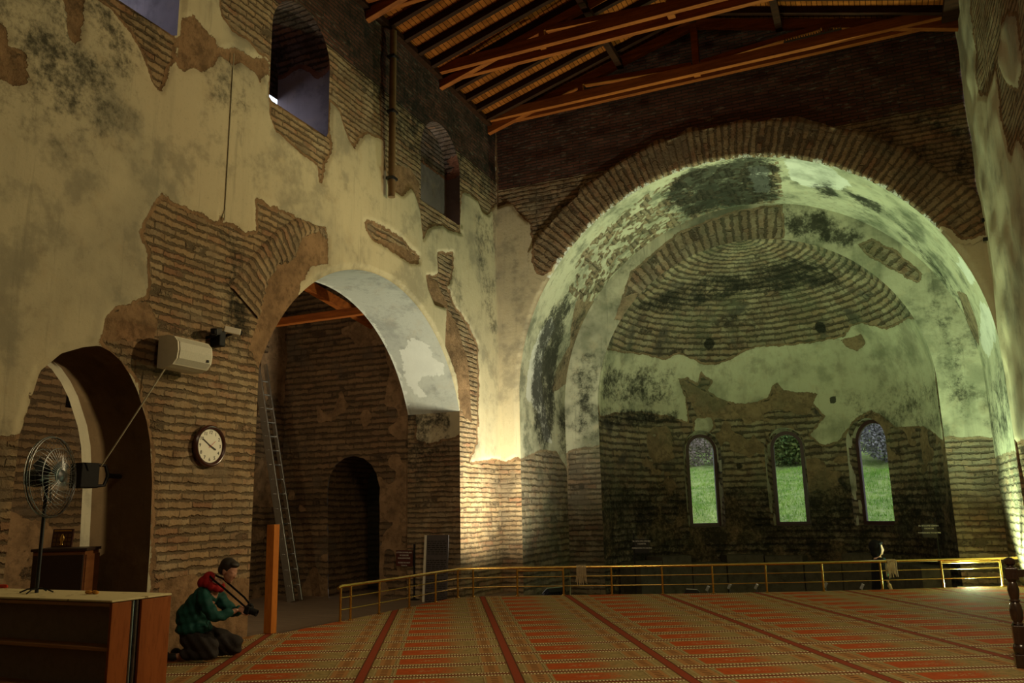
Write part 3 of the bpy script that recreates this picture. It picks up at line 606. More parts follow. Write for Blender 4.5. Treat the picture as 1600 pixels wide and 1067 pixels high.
PLA = [PX(APS, *p) for p in ([(938, 545), (960, 548), (1010, 555), (1040, 562), (1060, 552), (1080, 560), (1100, 570), (1125, 568), (1145, 560), (1160, 550), (1180, 543), (1215, 540), (1260, 537), (1300, 530), (1320, 525), (1330, 510), (1350, 505), (1385, 515), (1400, 508), (1418, 498), (1436, 500), (1463, 600), (1474, 690), (1440, 665), (1400, 668), (1380, 650), (1360, 640), (1335, 655), (1310, 690), (1285, 695), (1265, 680), (1290, 650), (1270, 630), (1278, 615), (1250, 612), (1225, 610), (1215, 597), (1205, 605), (1200, 622), (1170, 630), (1145, 630), (1120, 620), (1105, 610), (1115, 595), (1105, 590), (1095, 580), (1090, 600), (1075, 590), (1060, 592), (1070, 620), (1075, 660), (1050, 650), (1000, 642), (960, 645), (938, 650)],
    [(1085, 655), (1110, 650), (1116, 668), (1100, 680), (1085, 672)])]
UNA = [PX(APS, *p) for p in ([(1312, 532), (1345, 522), (1353, 535), (1340, 549), (1322, 542)], [(1062, 592), (1080, 600), (1140, 632), (1200, 626), (1216, 600), (1276, 617), (1262, 650), (1215, 640), (1150, 655), (1090, 650)])]
pl = np.minimum(union(S, T, PLA), -union(S, T, UNA[:1])); un = union(S, T, UNA); n_ = vnoise(S, T, .9, 33)*.5+vnoise(S, T, 2.3, 34)*.3+vnoise(S, T, 5.3, 35)*.2; un = np.maximum(un, np.clip(n_*1.6-.93, -.4, .12)*(T < 5.2)-.4*(T >= 5.2))
def blob(px, py, r): c = APS(px, py); return np.array(arc(c, r, 0, 2*PI, 9)[:-1])  # round patches painting the dark inside wall holes
dk = soot_and_shade(S, T, [(PX(APS, (985, 480), (1040, 455), (1080, 440), (1110, 430), (1160, 420), (1230, 400), (1290, 412), (1320, 445), (1250, 452), (1180, 457), (1100, 474), (1040, 492)), .72, .3),
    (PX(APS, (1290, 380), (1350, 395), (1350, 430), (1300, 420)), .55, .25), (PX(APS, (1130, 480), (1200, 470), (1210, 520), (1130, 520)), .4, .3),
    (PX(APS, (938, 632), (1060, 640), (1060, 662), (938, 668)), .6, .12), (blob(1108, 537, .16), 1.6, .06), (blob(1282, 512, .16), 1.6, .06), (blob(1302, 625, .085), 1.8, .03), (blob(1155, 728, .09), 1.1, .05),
    (PX(APS, (938, 560), (1060, 570), (1060, 640), (938, 640)), .5, .5), (PX(APS, (1300, 620), (1470, 560), (1478, 690), (1330, 680)), .38, .5), (np.array([(-7, -1), (7, -1), (7, 2.2), (-7, 2.2)]), .62, .8)])  # bottom band: some grime, mostly the low wall's shade painted in
ap = Surf(); rr = R3+(vnoise(S, T, 4, 31)-.5)*.03*(pl < 0)-.02*sm(-.02, .05, pl); rr = np.where((np.abs(np.stack([psdf(S, T, np.array(WP(*w)))[0] for w in WINA])).min(0) < .06) | (np.abs(S) > PI/2*R3-.08), R3, rr)
P = np.stack([XC+rr*np.cos(el)*np.sin(az), YB+rr*np.cos(el)*np.cos(az), np.minimum(T, ZC)+rr*np.sin(el)], -1)
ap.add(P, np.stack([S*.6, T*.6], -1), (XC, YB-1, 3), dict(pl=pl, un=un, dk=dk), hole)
# deep window reveals, narrowing to the frames
def wframe(c, hw):
    a = math.radians(c); d0 = np.array((math.sin(a), math.cos(a), 0)); tx = np.array((math.cos(a), -math.sin(a), 0)); return d0, tx, np.array((XC, YB, 0))+d0*RFR
for (c, hw), (cf, hf) in zip(WINA, WINF):
    A_, F_ = WP(c, hw), WP(0, hf); d0, tx, og = wframe(cf, hf)
    n = 40; Ao = np.concatenate([np.linspace(A_[0], A_[1], n), dense(A_[1:]+[A_[0]], .06)]); F2_ = np.array(F_)
    def resamp(q, m):
        q = np.array(list(q)+[q[0]]); L = np.concatenate([[0], np.cumsum(np.linalg.norm(np.diff(q, axis=0), axis=1))]); u = np.linspace(0, L[-1], m); return np.stack([np.interp(u, L, q[:, 0]), np.interp(u, L, q[:, 1])], 1)
    a2, f2_ = resamp(A_, 130), resamp(F_, 130); O = np.array([apse_pt(q[0], q[1]) for q in a2]); E_ = np.array([og+tx*(q[0]*.985)+np.array((0, 0, q[1]-(.01 if q[1] < 1.5 else -.0))) for q in f2_])
    strip(ap, O, lambda k: (E_-O)*k, 8, O.mean(0)+d0*.2-np.array((0, 0, 0)), .6, lambda L, D, P: dict(pl=.3-.6*(vnoise(L, D*3, 3, 41) > .45), dk=.25+0*L))
    Eq = np.array([tx*q[0]+np.array((0, 0, q[1]-2.)) for q in f2_]); strip(ap, E_, lambda k: d0*.5*k+Eq*.6*k, 6, E_.mean(0)+d0*.25, .6, lambda L, D, P: dict(dk=.2+0*L))
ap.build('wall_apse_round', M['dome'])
for i, (c, hw) in enumerate(WINF):
    a = math.radians(c); d0 = Vector((math.sin(a), math.cos(a), 0)); tx = Vector((math.cos(a), -math.sin(a), 0)); org = Vector((XC, YB, 0))+d0*RFR
    mat = Matrix(((tx.x, 0, d0.x, org.x), (tx.y, 0, d0.y, org.y), (0, 1, 0, 0), (0, 0, 0, 1)))
    def shape(h, z0, z1): return [(-h, z0), (h, z0)]+[tuple(p) for p in arc((0, z1), h, 0, PI, 24)]
    f = MB().frame(shape(hw+.01, WZ0-.01, WZ1), shape(hw-.095, WZ0+.10, WZ1), .07, mat).build(f'window_{i+1}', M['purple_glass']); f['kind'] = 'structure'
    m2 = mat @ Matrix.Translation((0, 0, .03)); MB().prism(shape(hw-.09, WZ0+.095, WZ1), .008, m2).build('pane', M['glass'], f)
    MB().prism(shape(hw+.01, WZ0-.035, WZ0-.03)[:2]+[(hw+.01, WZ0+.006), (-hw-.01, WZ0+.006)], .24, mat @ Matrix.Translation((0, 0, -.2))).build('sill', M['stone'], f)
# ---- right wall of the nave ------------------------------------------------
EXR = [PX(RW, *p) for p in ([(1505, -120), (1530, 150), (1545, 150), (1555, 108), (1561, 150), (1568, 205), (1577, 237), (1583, 245), (1590, 216), (1605, 240), (1700, 300), (1700, -120)], [(1560, 705), (1588, 690), (1605, 685), (1700, 690), (1700, 1100), (1560, 1100)])]
wr = Surf(); S, T = grid(8.5, YA, ZLOW-.05, ZT, .05); pl = -union(S, T, EXR); pl = np.maximum(pl, union(S, T, [PX(RW, (1566, 40), (1578, 20), (1590, 30), (1598, 100), (1590, 138), (1572, 130), (1563, 90))]))
wr.add(np.stack([XR-.03*sm(-.02, .05, pl)+(vnoise(S, T, 2.2, 51)-.5)*.06, S, T], -1), np.stack([S, T], -1), NAVE, dict(pl=pl))
S, T = grid(-6, 8.8, ZLOW, ZT, .3); wr.add(np.stack([XR+.05+0*S, S, T], -1), np.stack([S, T], -1), NAVE, dict(pl=.4+0*S)); wr.build('wall_right', M['nave'])
S, T = grid(XL, XR, ZLOW, 12.2, .3); T = np.minimum(T, roofz(S)-.03); wb = Surf(); wb.add(np.stack([S, -6+0*S, T], -1), np.stack([S, T], -1), NAVE, dict(pl=.4+0*S)); wb.build('wall_back', M['nave'])
# ---- side aisle seen through the arches ------------------------------------
DOOR = PX(AE, (513, 950), (512, 765), (516, 742), (525, 726), (538, 716), (552, 712), (568, 716), (580, 726), (588, 740), (593, 762), (593, 950))
DOOR[0][1] = DOOR[-1][1] = ZAISLE-.1
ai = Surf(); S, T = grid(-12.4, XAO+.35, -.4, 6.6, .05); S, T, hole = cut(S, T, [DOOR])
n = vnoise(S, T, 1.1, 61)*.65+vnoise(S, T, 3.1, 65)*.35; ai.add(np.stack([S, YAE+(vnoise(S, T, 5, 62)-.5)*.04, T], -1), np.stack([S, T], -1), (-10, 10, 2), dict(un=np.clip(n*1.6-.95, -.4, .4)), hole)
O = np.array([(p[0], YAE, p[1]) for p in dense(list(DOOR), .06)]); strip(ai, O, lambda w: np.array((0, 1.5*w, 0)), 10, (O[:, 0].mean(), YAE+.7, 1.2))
S, T = grid(-12.2, -9, -.4, 3.2, .2); ai.add(np.stack([S, YAE+1.5+0*S, T], -1), np.stack([S, T], -1), (-10, 10, 2), dict(dk=2.+0*S))  # back of the doorway painted black for the unlit room beyond
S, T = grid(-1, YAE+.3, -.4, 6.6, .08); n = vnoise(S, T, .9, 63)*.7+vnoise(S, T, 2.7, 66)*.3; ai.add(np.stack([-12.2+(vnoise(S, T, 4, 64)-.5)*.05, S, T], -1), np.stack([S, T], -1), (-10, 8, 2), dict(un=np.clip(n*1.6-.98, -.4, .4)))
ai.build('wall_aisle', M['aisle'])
S, T = grid(-12.2, XAO, -.4, 6.6, .3); w2 = Surf(); w2.add(np.stack([S, -1+0*S, T], -1), np.stack([S, T], -1), (-10, 8, 2))
S, T = grid(-1, YAE, -.4, 6.8, .25); hole = (psdf(S, T, np.array(ARCH1))[0] > -.3) | (psdf(S, T, np.array(ARCH2))[0] > -.3)
w2.add(np.stack([XAO-.001+0*S, S, T], -1), np.stack([S, T], -1), (-10, 8, 2), None, hole); w2.build('wall_aisle_back', M['aisle'])
o = MB().box((-10.4, 7, 6.62), (4.2, 17, .12)).build('ceiling_aisle', M['beam_dark']); o['kind'] = 'structure'
# ---- floors ---------------------------------------------------------------
RAILP = [(-7.25, 10.17), (-7.23, 10.39), (-7.2, 11.1), (-7.18, 11.95), (-7.17, 12.8), (-7.14, 13.56), (-6.92, 13.74), (-6.2, 14.08), (-5.42, 14.37), (-4.6, 14.64), (-3.75, 14.93), (-2.92, 15.25), (-2.05, 15.62), (-1.13, 16.02), (-.18, 16.5), (.82, 17.05), (1.8, 17.55)]
edge = [(p[0]+(.06 if i < 6 else -.02)*0-(.08 if i < 6 else 0), p[1]+(.10 if i > 5 else 0)) for i, p in enumerate(RAILP)]
plat = [(-7.36, 9.05)]+[(min(p[0], 2.15), p[1]) for p in edge]+[(2.15, 17.8), (2.15, -5.9), (-7.6, -5.9), (-7.6, 9.05)]
o = MB().prism(plat, -(ZLOW)-.014, Matrix.Translation((0, 0, ZLOW))).build('floor', M['floor_stone']); o['kind'] = 'structure'
bm = bmesh.new(); vs = [bm.verts.new((p[0], p[1], 0)) for p in plat]; bm.faces.new(vs)
CA = math.radians(-28.6); dv = Vector((math.sin(CA), math.cos(CA), 0)); evv = Vector((math.cos(CA), -math.sin(CA), 0))
EL = [-12.4, -10.85, -9.3, -7.75, -6.2, -4.7, -3.75, -2.29, -.79, .66, 2.18, 3.85, 5.5, 7.1, 8.7, 10.3, 12, 14]; EL[4:7] = [-6.5, -5.1, -3.7]
for e in EL: bmesh.ops.bisect_plane(bm, geom=bm.verts[:]+bm.edges[:]+bm.faces[:], plane_co=evv*e, plane_no=evv)
for d in np.arange(-6, 20, .9): bmesh.ops.bisect_plane(bm, geom=bm.verts[:]+bm.edges[:]+bm.faces[:], plane_co=dv*float(d), plane_no=dv)
ul = bm.loops.layers.uv.new('UVMap')
for f in bm.faces:
    c = f.calc_center_median().dot(evv); k = max(i for i in range(len(EL)) if EL[i] <= c)
    for l in f.loops: l[ul].uv = (k+(l.vert.co.dot(evv)-EL[k])/(EL[k+1]-EL[k]), (l.vert.co.dot(dv)-.02)/.545)
    if f.normal.z < 0: f.normal_flip()
me = bpy.data.meshes.new('carpet'); bm.to_mesh(me); bm.free(); me.materials.append(M['carpet']); o = bpy.data.objects.new('carpet', me); COL.objects.link(o)
tag(o, 'patterned red and khaki prayer carpet with dark red seams across the floor', 'carpet')
md = o.modifiers.new('s', 'SOLIDIFY'); md.thickness = .013; md.offset = -1
o = MB().box((-9.8, 8, ZAISLE-.1), (4.95, 18, .2)).build('floor_aisle', wood('aisle_floor_boards', (.22, .15, .10), (.16, .11, .075), .6, 1., (.6, 6, 6))); o['kind'] = 'structure'
o = MB().box((-2.7, 19, ZLOW-.1), (10.4, 9.4, .2)).build('floor_apse', M['floor_stone']); o['kind'] = 'structure'
# ---- roof -----------------------------------------------------------------
for i, sg in enumerate((-1, 1)):
    x0, x1 = RIDX, (XL-.6 if sg < 0 else XR+.6); n = 2
    sf = Surf(); A, B = grid(0, abs(x1-x0), -6.3, YA+.3, 2.)
    sf.add(np.stack([x0+sg*A, B, RIDZ-RSL*A], -1), np.stack([B, A*1.04], -1), (-2.7, 8, 4)); sf.add(np.stack([x0+sg*A, B, RIDZ-RSL*A+.14], -1), np.stack([B, A], -1), (-2.7, 8, 40))
    sf.build('ceiling' if i == 0 else 'ceiling_right', M['roof_board'])
# ---- roof timbers ---------------------------------------------------------
def truss(y0, y1, label):
    t = thing('roof_truss', label, 'roof truss', (RIDX, (y0+y1)/2, ZT), 'timber roof trusses'); ym = (y0+y1)/2
    for y in (y0, y1): MB().box((RIDX, y, ZT+.12), (XR-XL+.5, .11, .22), None, .008).build('tie_beam', M['beam'], t)
    MB().bar((RIDX, ym, ZT+.05), (RIDX, ym, RIDZ-.25), .14, .14, (0, 1, 0), .006).build('king_post', M['beam'], t)
    for sg in (-1, 1):
        MB().bar((RIDX+sg*.1, ym, ZT+.3), (RIDX+sg*2.5, ym, roofz(RIDX+sg*2.5)-.30), .12, .14, (0, 1, 0), .006).build('strut', M['beam'], t)
        MB().bar((RIDX+sg*2.6, ym, ZT+.1), (RIDX+sg*2.6, ym, roofz(RIDX+sg*2.6)-.3), .12, .12, (0, 1, 0), .006).build('queen_post', M['beam'], t)
        xe = XL-.3 if sg < 0 else XR+.3
        MB().bar((xe, ym, roofz(xe)-.22), (RIDX, ym, RIDZ-.22), .13, .2, (0, 0, 1), .006).build('principal_rafter', M['beam'], t)
    return t
truss(16.12, 16.38, 'wooden roof truss hard against the brick gable above the apse')
truss(13.72, 14.08, 'wooden roof truss second from the apse wall, with paired tie beams')
truss(11.0, 11.36, 'wooden roof truss third from the apse wall, over the middle of the nave')
truss(8.3, 8.66, 'wooden roof truss high above the carpet, fourth from the apse wall')
pr = None
for sg in (-1, 1):
    for k in range(20):
        y = 6.6+k*.52; xe = XL-.45 if sg < 0 else XR+.45
        lab = 'dark sloping rafter carrying the roof boards above the left wall' if sg < 0 else 'dark sloping rafter carrying the roof boards above the right wall'
        if k == 0:
            b = MB().bar((xe, y, roofz(xe)-.08), (RIDX+sg*.07, y, RIDZ-.1), .1, .15, (0, 0, 1), .005); b.bm.transform(Matrix.Translation((0, -y, 0))); r = b.build('rafter', M['beam_dark']); r.location = (0, y, 0); pr = r
        else: r = pr.copy(); COL.objects.link(r); r.location = (0, y, 0)
        tag(r, lab, 'rafter', 'rafters of the left roof slope' if sg < 0 else 'rafters of the right roof slope')
for x, l, n in ((XL+.08, 'dark timber wall plate along the head of the left wall', 'wall_plate'), (XR-.02, 'dark timber wall plate along the head of the right wall', 'wall_plate')):
    tag(MB().box((x-.12, 5.2, ZT+.0), (.3, 22.2, .12), None, .01).build(n, M['beam_dark']), l, 'beam')
for x, l in ((-4.4, 'dark purlin on the left slope, halfway to the ridge'), (-1.0, 'dark purlin on the right slope, halfway to the ridge')):
    tag(MB().box((x, 5.2, roofz(x)-.29), (.14, 22.2, .14), None, .01).build('purlin', M['beam_dark']), l, 'beam')
tag(MB().box((RIDX, 5.2, RIDZ-.12), (.14, 22.2, .2), None, .01).build('ridge_beam', M['beam_dark']), 'dark ridge beam along the top of the roof', 'beam')
# cable tray on the apse tie beam
c = on(1272, 82, 1, 16.1); t = thing('cable_tray', 'pale ribbed metal tray lying on the roof beam over the apse', 'cable tray', (c[0], 16.0, ZT+.23))
b = MB().box((c[0], 16.1, ZT+.245), (1.1, .1, .03))
for k in range(22): b.box((c[0]-.52+k*.05, 16.05, ZT+.27), (.02, .012, .05))
b.build('tray', M['grey_metal'], t)
# aisle roof timber
tag(MB().bar(on(470, 440, 0, -10.6), on(585, 507, 0, -9.6), .22, .2, (0, 0, 1), .01).build('aisle_beam', M['beam']), 'orange sloping roof beam in the side aisle seen through the wide arch', 'beam')
p0 = on(440, 503, 1, 13.6); p1 = on(575, 482, 1, 13.6)
tag(MB().bar((-12.1, 13.6, p0[2]), (XAO, 13.6, p0[2]), .14, .16, (0, 0, 1), .01).build('aisle_tie_beam', M['beam']), 'level roof beam in the side aisle close to its end wall', 'beam')

# ================================================================== THINGS ON THE LEFT WALL
# clock
cy, cz = 7.85, 2.37; cm = Matrix(((0, 0, 1, XL+.02), (1, 0, 0, cy), (0, 1, 0, cz), (0, 0, 0, 1)))
t = thing('wall_clock', 'round wall clock with dark rim and white face on the brick pier', 'clock', (XL+.02, cy, cz))
MB().lathe([(.255, 0), (.262, .02), (.258, .05), (.24, .066), (.222, .062), (.208, .045), (.206, .03), (.0, .03)], (0, 0, 0), 48, cm).build('rim', M['clock_frame'], t, True)
MB().lathe([(.21, .026), (.21, .036), (0, .037)], (0, 0, 0), 48, cm).build('dial', M['clock_face'], t)
dial = [o for o in bpy.data.objects if o.parent == t and o.name.startswith('dial')][0]
b = MB()
for h in range(1, 13):
    a = PI/2-h*PI/6; MB().text(str(h), .062, cm @ Matrix.Translation((.168*math.cos(a), .168*math.sin(a), .038))).build('numeral', M['ink'], dial)

def hand(name, ang, L, w, tail, z, mat):
    a = PI/2-math.radians(ang); MB().bar((-tail*math.cos(a), -tail*math.sin(a), z), (L*math.cos(a), L*math.sin(a), z), w, .003).bm
    b = MB().bar((-tail*math.cos(a), -tail*math.sin(a), z), (L*math.cos(a), L*math.sin(a), z), w, .003, (0, 0, 1)); b.bm.transform(cm); b.build(name, mat, dial)
hand('minute_hand', 302, .15, .011, .02, .043, M['ink']); hand('hour_hand', 116, .10, .014, .02, .047, M['ink']); hand('second_hand', 50, .10, .004, .04, .051, M['red_ink'])
# cream wall speaker
sp = LW(264, 556); y0, y1, z0, z1 = 6.90, 7.44, 3.20, 3.60; zc = 3.40
t = thing('wall_speaker', 'cream half-round loudspeaker fixed to the brick pier above the clock', 'loudspeaker', (XL, 7.17, zc))
prof_s = [(0, -.19), (.16, -.19), (.24, -.165), (.30, -.10), (.315, 0), (.30, .10), (.24, .165), (.16, .19), (0, .19)]
ms = Matrix(((1, 0, 0, XL+.10), (0, 0, 1, y0), (0, 1, 0, zc), (0, 0, 0, 1)))
MB().prism(prof_s, y1-y0, ms).build('cabinet', M['white_plastic'], t)
gp = [(.245, -.15), (.302, -.09), (.318, 0), (.302, .09), (.245, .15), (.25, .155), (.31, .095), (.327, 0), (.31, -.095), (.25, -.155)]
MB().prism(gp, y1-y0-.05, ms @ Matrix.Translation((0, 0, .025))).build('grille', M['grille'], t)
gr = [o for o in bpy.data.objects if o.parent == t and o.name.startswith('grille')][0]
MB().box((XL+.10+.322, y1-.08, zc-.07), (.012, .03, .03)).build('badge', M['black'], gr)
MB().box((XL+.05, 7.17, zc), (.14, .2, .1)).build('bracket', M['dark_metal'], t)
c0 = Vector((XL+.2, 6.93, 3.2)); c2 = Vector(on(158, 728, 0, -8.0)); pts = []
for k in range(15):
    w = k/14; p = c0.lerp(c2, w); p.z -= .10*math.sin(PI*w); p.y -= .06*math.sin(PI*w); pts.append(p)
tag(MB().tube(pts, .009, 6).build('speaker_cable', M['cable'], None, True), 'thin pale cable sagging from the cream speaker down to the black one', 'cable')
pts = [Vector((XL+.04, *LW(362+(-15)*k/10, 85+26*k))) for k in range(11)]
tag(MB().tube(pts, .007, 6).build('wall_cable', M['cable'], None, True), 'thin vertical cable running down the stained plaster of the left wall', 'cable')
# security cameras
for (px, py), lab, mat, dirr in (((323, 520), 'dark small security camera on the pier, left of its twin', 'dark_metal', (.45, -.9, -.25)), ((347, 519), 'small security camera with pale hood, right of the dark one', 'white_plastic', (.6, .75, -.15))):
    y, z = LW(px, py); c = Vector((XL+.16, y, z)); d = Vector(dirr).normalized()
    t = thing('security_camera', lab, 'security camera', c, None)
    MB().bar((XL-.02, y, z-.07), c-Vector((0, 0, .04)), .03, .03, (0, 0, 1)).build('bracket', M['black'], t)
    MB().bar(c-d*.10, c+d*.11, .085, .085, (0, 0, 1), .01).build('housing', M[mat], t)
    MB().bar(c+d*.10, c+d*.135, .055, .055, (0, 0, 1), .012).build('lens', M['black'], t)
y, z = LW(334, 526)
tag(MB().box((XL+.07, y, z-.04), (.17, .11, .2), None, .015).build('junction_box', M['black']), 'black junction box between the two security cameras on the pier', 'junction box')
# black loudspeaker in the small arch
bs = on(132, 743, 0, -8.22); bx, by, bz_ = bs
t = thing('black_speaker', 'black box loudspeaker hung in the mouth of the small arch', 'loudspeaker', (bx, by, bz_))
MB().box((bx, by, bz_), (.22, .22, .28), Matrix.Rotation(-.12, 3, 'Z').to_4x4(), .012).build('cabinet', M['black'], t)
b = MB(); b.tube([(bx+.10, by+.08, bz_+.12), (bx+.14, by+.15, bz_+.11), (bx+.145, by+.19, bz_), (bx+.14, by+.15, bz_-.11), (bx+.10, by+.08, bz_-.12)], .02, 8); b.tube([(bx+.145, by+.185, bz_), (bx+.06, 7.04, bz_)], .028, 8); b.build('bracket', M['dark_metal'], t, True)
# rusty vertical pipe
ta, tb = LW(606, 60), LW(600, 318); yp = 11.81
t = thing('wall_mounted_pipe', 'brown vertical pipe running down the left wall between the upper windows', 'pipe', (XL+.15, yp, 7.05))
MB().tube([(XL+.15, yp, 7.05), (XL+.15, yp, ZT-.12)], .065, 14).build('pipe', M['rust_pipe'], t, True)
b = MB()
for z in (7.4, 8.7, 9.8): MB().box((XL+.15, yp, z), (.15, .17, .05)).build('clamp', M['dark_metal'], t)
# iron bars at the right corner
for (a, bb), lab in ((((1534, 344), (1560, 341)), 'upper of two black iron bars in the corner by the right wall'), (((1536, 374), (1566, 374)), 'lower of two black iron bars in the corner by the right wall')):
    pa = on(*a, 1, YA-.14); tag(MB().bar((pa[0], YA-.14, pa[2]), (XR+.02, YA-.14, pa[2]), .05, .06, (0, 0, 1), .005).build('iron_bar', M['iron']), lab, 'iron bar')

# ================================================================== IN THE AISLE AND AT THE WIDE ARCH
# ladder leaning to the aisle wall
f1, f2 = on(455, 941, 2, ZAISLE), on(471, 938, 2, ZAISLE); fx = f1[0]
t1 = on(413, 575, 1, f1[1]); lt = Vector((-12.08, 0, 4.75))
t = thing('ladder', 'tall aluminium ladder leaning in the dark side aisle beyond the wide arch', 'ladder', (fx, f1[1], ZAISLE))
rails = []
for yy, wd in ((f1[1], .18), (f1[1]+.30, .09)):
    a = Vector((fx, yy, ZAISLE+.01)); bb = Vector((lt.x, yy, lt.z)); rails.append((a, bb)); q = MB().bar(a, bb, .03, wd, (1, 0, .25), .004)
    for k in range(1, 16):
        for o in (-.022, .022): q.ball(a.lerp(bb, k/16.3)+Vector((o, -.018, 0)), (.008, .008, .008), None, 6, 4)
    q.build('rail', M['alu'], t)
for k in range(1, 16):
    p, q = rails[0][0].lerp(rails[0][1], k/16.3), rails[1][0].lerp(rails[1][1], k/16.3); MB().tube([p, q], .016, 8).build('rung', M['alu'], t, True)
# orange board
b0, b1 = on(411, 990, 2, 0), on(435, 988, 2, 0)
t0 = on(405, 820, 1, b0[1]); tag(MB().bar(((b0[0]+b1[0])/2, b0[1]+.06, 0), ((b0[0]+b1[0])/2-.035, b0[1]+.09, t0[2]), .11, abs(b1[0]-b0[0]), (1, 0, 0), .004).build('upright_board', M['orange_board']), 'tall narrow orange wooden panel standing at the foot of the pier', 'board')
# info panel
pb = on(695, 938, 2, ZAISLE); ph = on(695, 835, 1, pb[1]-.1)[2]-ZAISLE
t = thing('information_panel', 'tall grey information panel with lines of text at the arch jamb', 'panel', (-8.06, 14.35, ZAISLE))
pm = Matrix.Translation((-8.04, 14.35, ZAISLE)) @ Matrix.Rotation(.10, 4, 'Z') @ Matrix.Rotation(-.09, 4, 'X')
MB().box((0, 0, ph/2), (.47, .025, ph)).bm
b = MB().box((0, 0, ph/2), (.47, .03, ph), None, .004); b.bm.transform(pm); bd = b.build('board', M['panel'], t)
b = MB().box((-.25, .0, ph/2), (.05, .045, ph), None, .004); b.bm.transform(pm); b.build('white_edge', M['white_plastic'], t)
b = MB(); r2 = random.Random(3)
for k in range(30):
    z = ph-.12-k*.04
    if k in (7, 8, 17, 23): continue
    x = -.2
    while x < .17:
        w = r2.uniform(.03, .09); w = min(w, .2-x); b.box((x+w/2, -.017, z), (w, .003, .016)); x += w+.018
b.bm.transform(pm); b.build('text_lines', M['ink'], bd)
# signs
def sign(label, c, w, h, lines, mat, ysz, post_dx, ground, rz, top=.12):
    t = thing('warning_sign', label, 'sign', (c[0]+post_dx, c[1], ground)); m = Matrix.Translation(c) @ Matrix.Rotation(rz, 4, 'Z')
    b = MB().box((0, 0, 0), (w, .02, h), None, .004); b.bm.transform(m); pt = b.build('plate', M[mat], t)
    b = MB(); z = h/2-ysz*1.1
    for ln in lines:
        if ln: b.text(ln, ysz, Matrix(((1, 0, 0, 0), (0, 0, -1, -.0115), (0, 1, 0, z), (0, 0, 0, 1))), .001)
        z -= ysz*1.35 if ln else ysz*.8
    b.bm.transform(m); b.build('lettering', M['letter'], pt)
    MB().tube([(c[0]+post_dx, c[1]+.03, ground+.01), (c[0]+post_dx, c[1]+.03, c[2]+h/2+top)], .018, 8).build('post', M['iron'], t, True)
    MB().bar((c[0]+post_dx, c[1]+.03, c[2]), (c[0]+post_dx*.5, c[1]+.016, c[2]), .02, .06).build('arm', M['iron'], t)
    MB().lathe([(.12, 0), (.12, .015), (.03, .03), (.018, .04)], (c[0]+post_dx, c[1]+.03, ground), 16).build('foot', M['iron'], t, True)
y = 14.62; c = on(632, 872, 1, y); w = abs(on(617, 872, 1, y)[0]-on(645, 872, 1, y)[0]); h = on(632, 860, 1, y)[2]-on(632, 885, 1, y)[2]
sign('dark red sign with five lines of pale lettering beside the dark doorway', c, w, h, ['LÜTFEN DUVARLARA', 'VE ESERLERE', 'DOKUNMAYINIZ', '', 'PLEASE DO NOT', 'TOUCH'], 'sign_red', h/7.6, on(646, 872, 1, y)[0]-c[0], ZAISLE, -.12)
y = 17.6; c = on(1003, 853, 1, y); w = abs(on(992, 853, 1, y)[0]-on(1014, 853, 1, y)[0]); h = on(1003, 844, 1, y)[2]-on(1003, 866, 1, y)[2]
sign('black sign on a post by the dark wall left of the apse windows', c, w, h, ['BU BÖLÜME GİRMEK', 'YASAKTIR', '', 'FORBIDDEN TO ENTER'], 'sign_black', h/7, on(990, 853, 1, y)[0]-c[0], ZLOW, 0)
y = 19.3; c = on(1452, 829, 1, y); w = abs(on(1441, 829, 1, y)[0]-on(1464, 829, 1, y)[0]); h = on(1452, 818, 1, y)[2]-on(1452, 840, 1, y)[2]
sign('black sign on a post near the green-lit corner right of the apse windows', c, w, h, ['BU BÖLÜME GİRMEK', 'YASAKTIR', '', 'FORBIDDEN TO ENTER'], 'sign_black', h/7, on(1463, 829, 1, y)[0]-c[0], ZLOW, -.15)
# cabinet with its plaque
t = thing('cabinet', 'dark brown cabinet standing in the small arch behind the fan', 'cabinet', (-8.35, 6.56, ZAISLE)); ct = 1.2
rm = Matrix.Translation((-8.35, 6.56, ZAISLE)) @ Matrix.Rotation(.62, 4, 'Z'); hh = ct-ZAISLE
for nm, c, s, mt in (('body', (0, 0, hh/2-.015), (.52, .52, hh-.03), 'cab_side'), ('dark_panel', (0, -.268, hh/2-.03), (.50, .018, hh-.08), 'cab_dark'), ('side_panel', (.268, 0, hh/2-.03), (.018, .50, hh-.08), 'cab_side'), ('top', (0, 0, hh-.015), (.56, .56, .03), 'cab_dark')):
    b = MB().box(c, s, None, .004); b.bm.transform(rm); b.build(nm, M[mt], t)
pq = Vector((-8.37, 6.50, ct)); m = Matrix.Translation(pq) @ Matrix.Rotation(.42, 4, 'Z') @ Matrix.Rotation(-.12, 4, 'X')
t = thing('framed_plaque', 'small dark framed plaque with gilt emblem standing on the cabinet', 'plaque', pq)
for nm, q, mt in (('frame', MB().box((0, 0, .105), (.23, .02, .20), None, .004), 'clock_frame'), ('gilt_band', MB().box((0, -.012, .185), (.19, .006, .014)), 'brass')):
    q.bm.transform(m); q.build(nm, M[mt], t)
b = MB()
for i in range(5):
    for j in range(3):
        if abs(i-2) > 0: b.box((-.08+i*.04, -.0115, .04+j*.045), (.03, .004, .034))
b.bm.transform(m); b.build('tiles', plain('bronze_tiles', (.20, .11, .035), .4, .6), t)
b = MB().lathe([(.008, .01), (.022, .02), (.012, .04), (.018, .06), (.028, .085), (.022, .11), (.006, .14)], (0, -.014, .01), 12, Matrix.Scale(.35, 4, (0, 1, 0))); b.bm.transform(m); b.build('emblem', M['brass'], t, True)

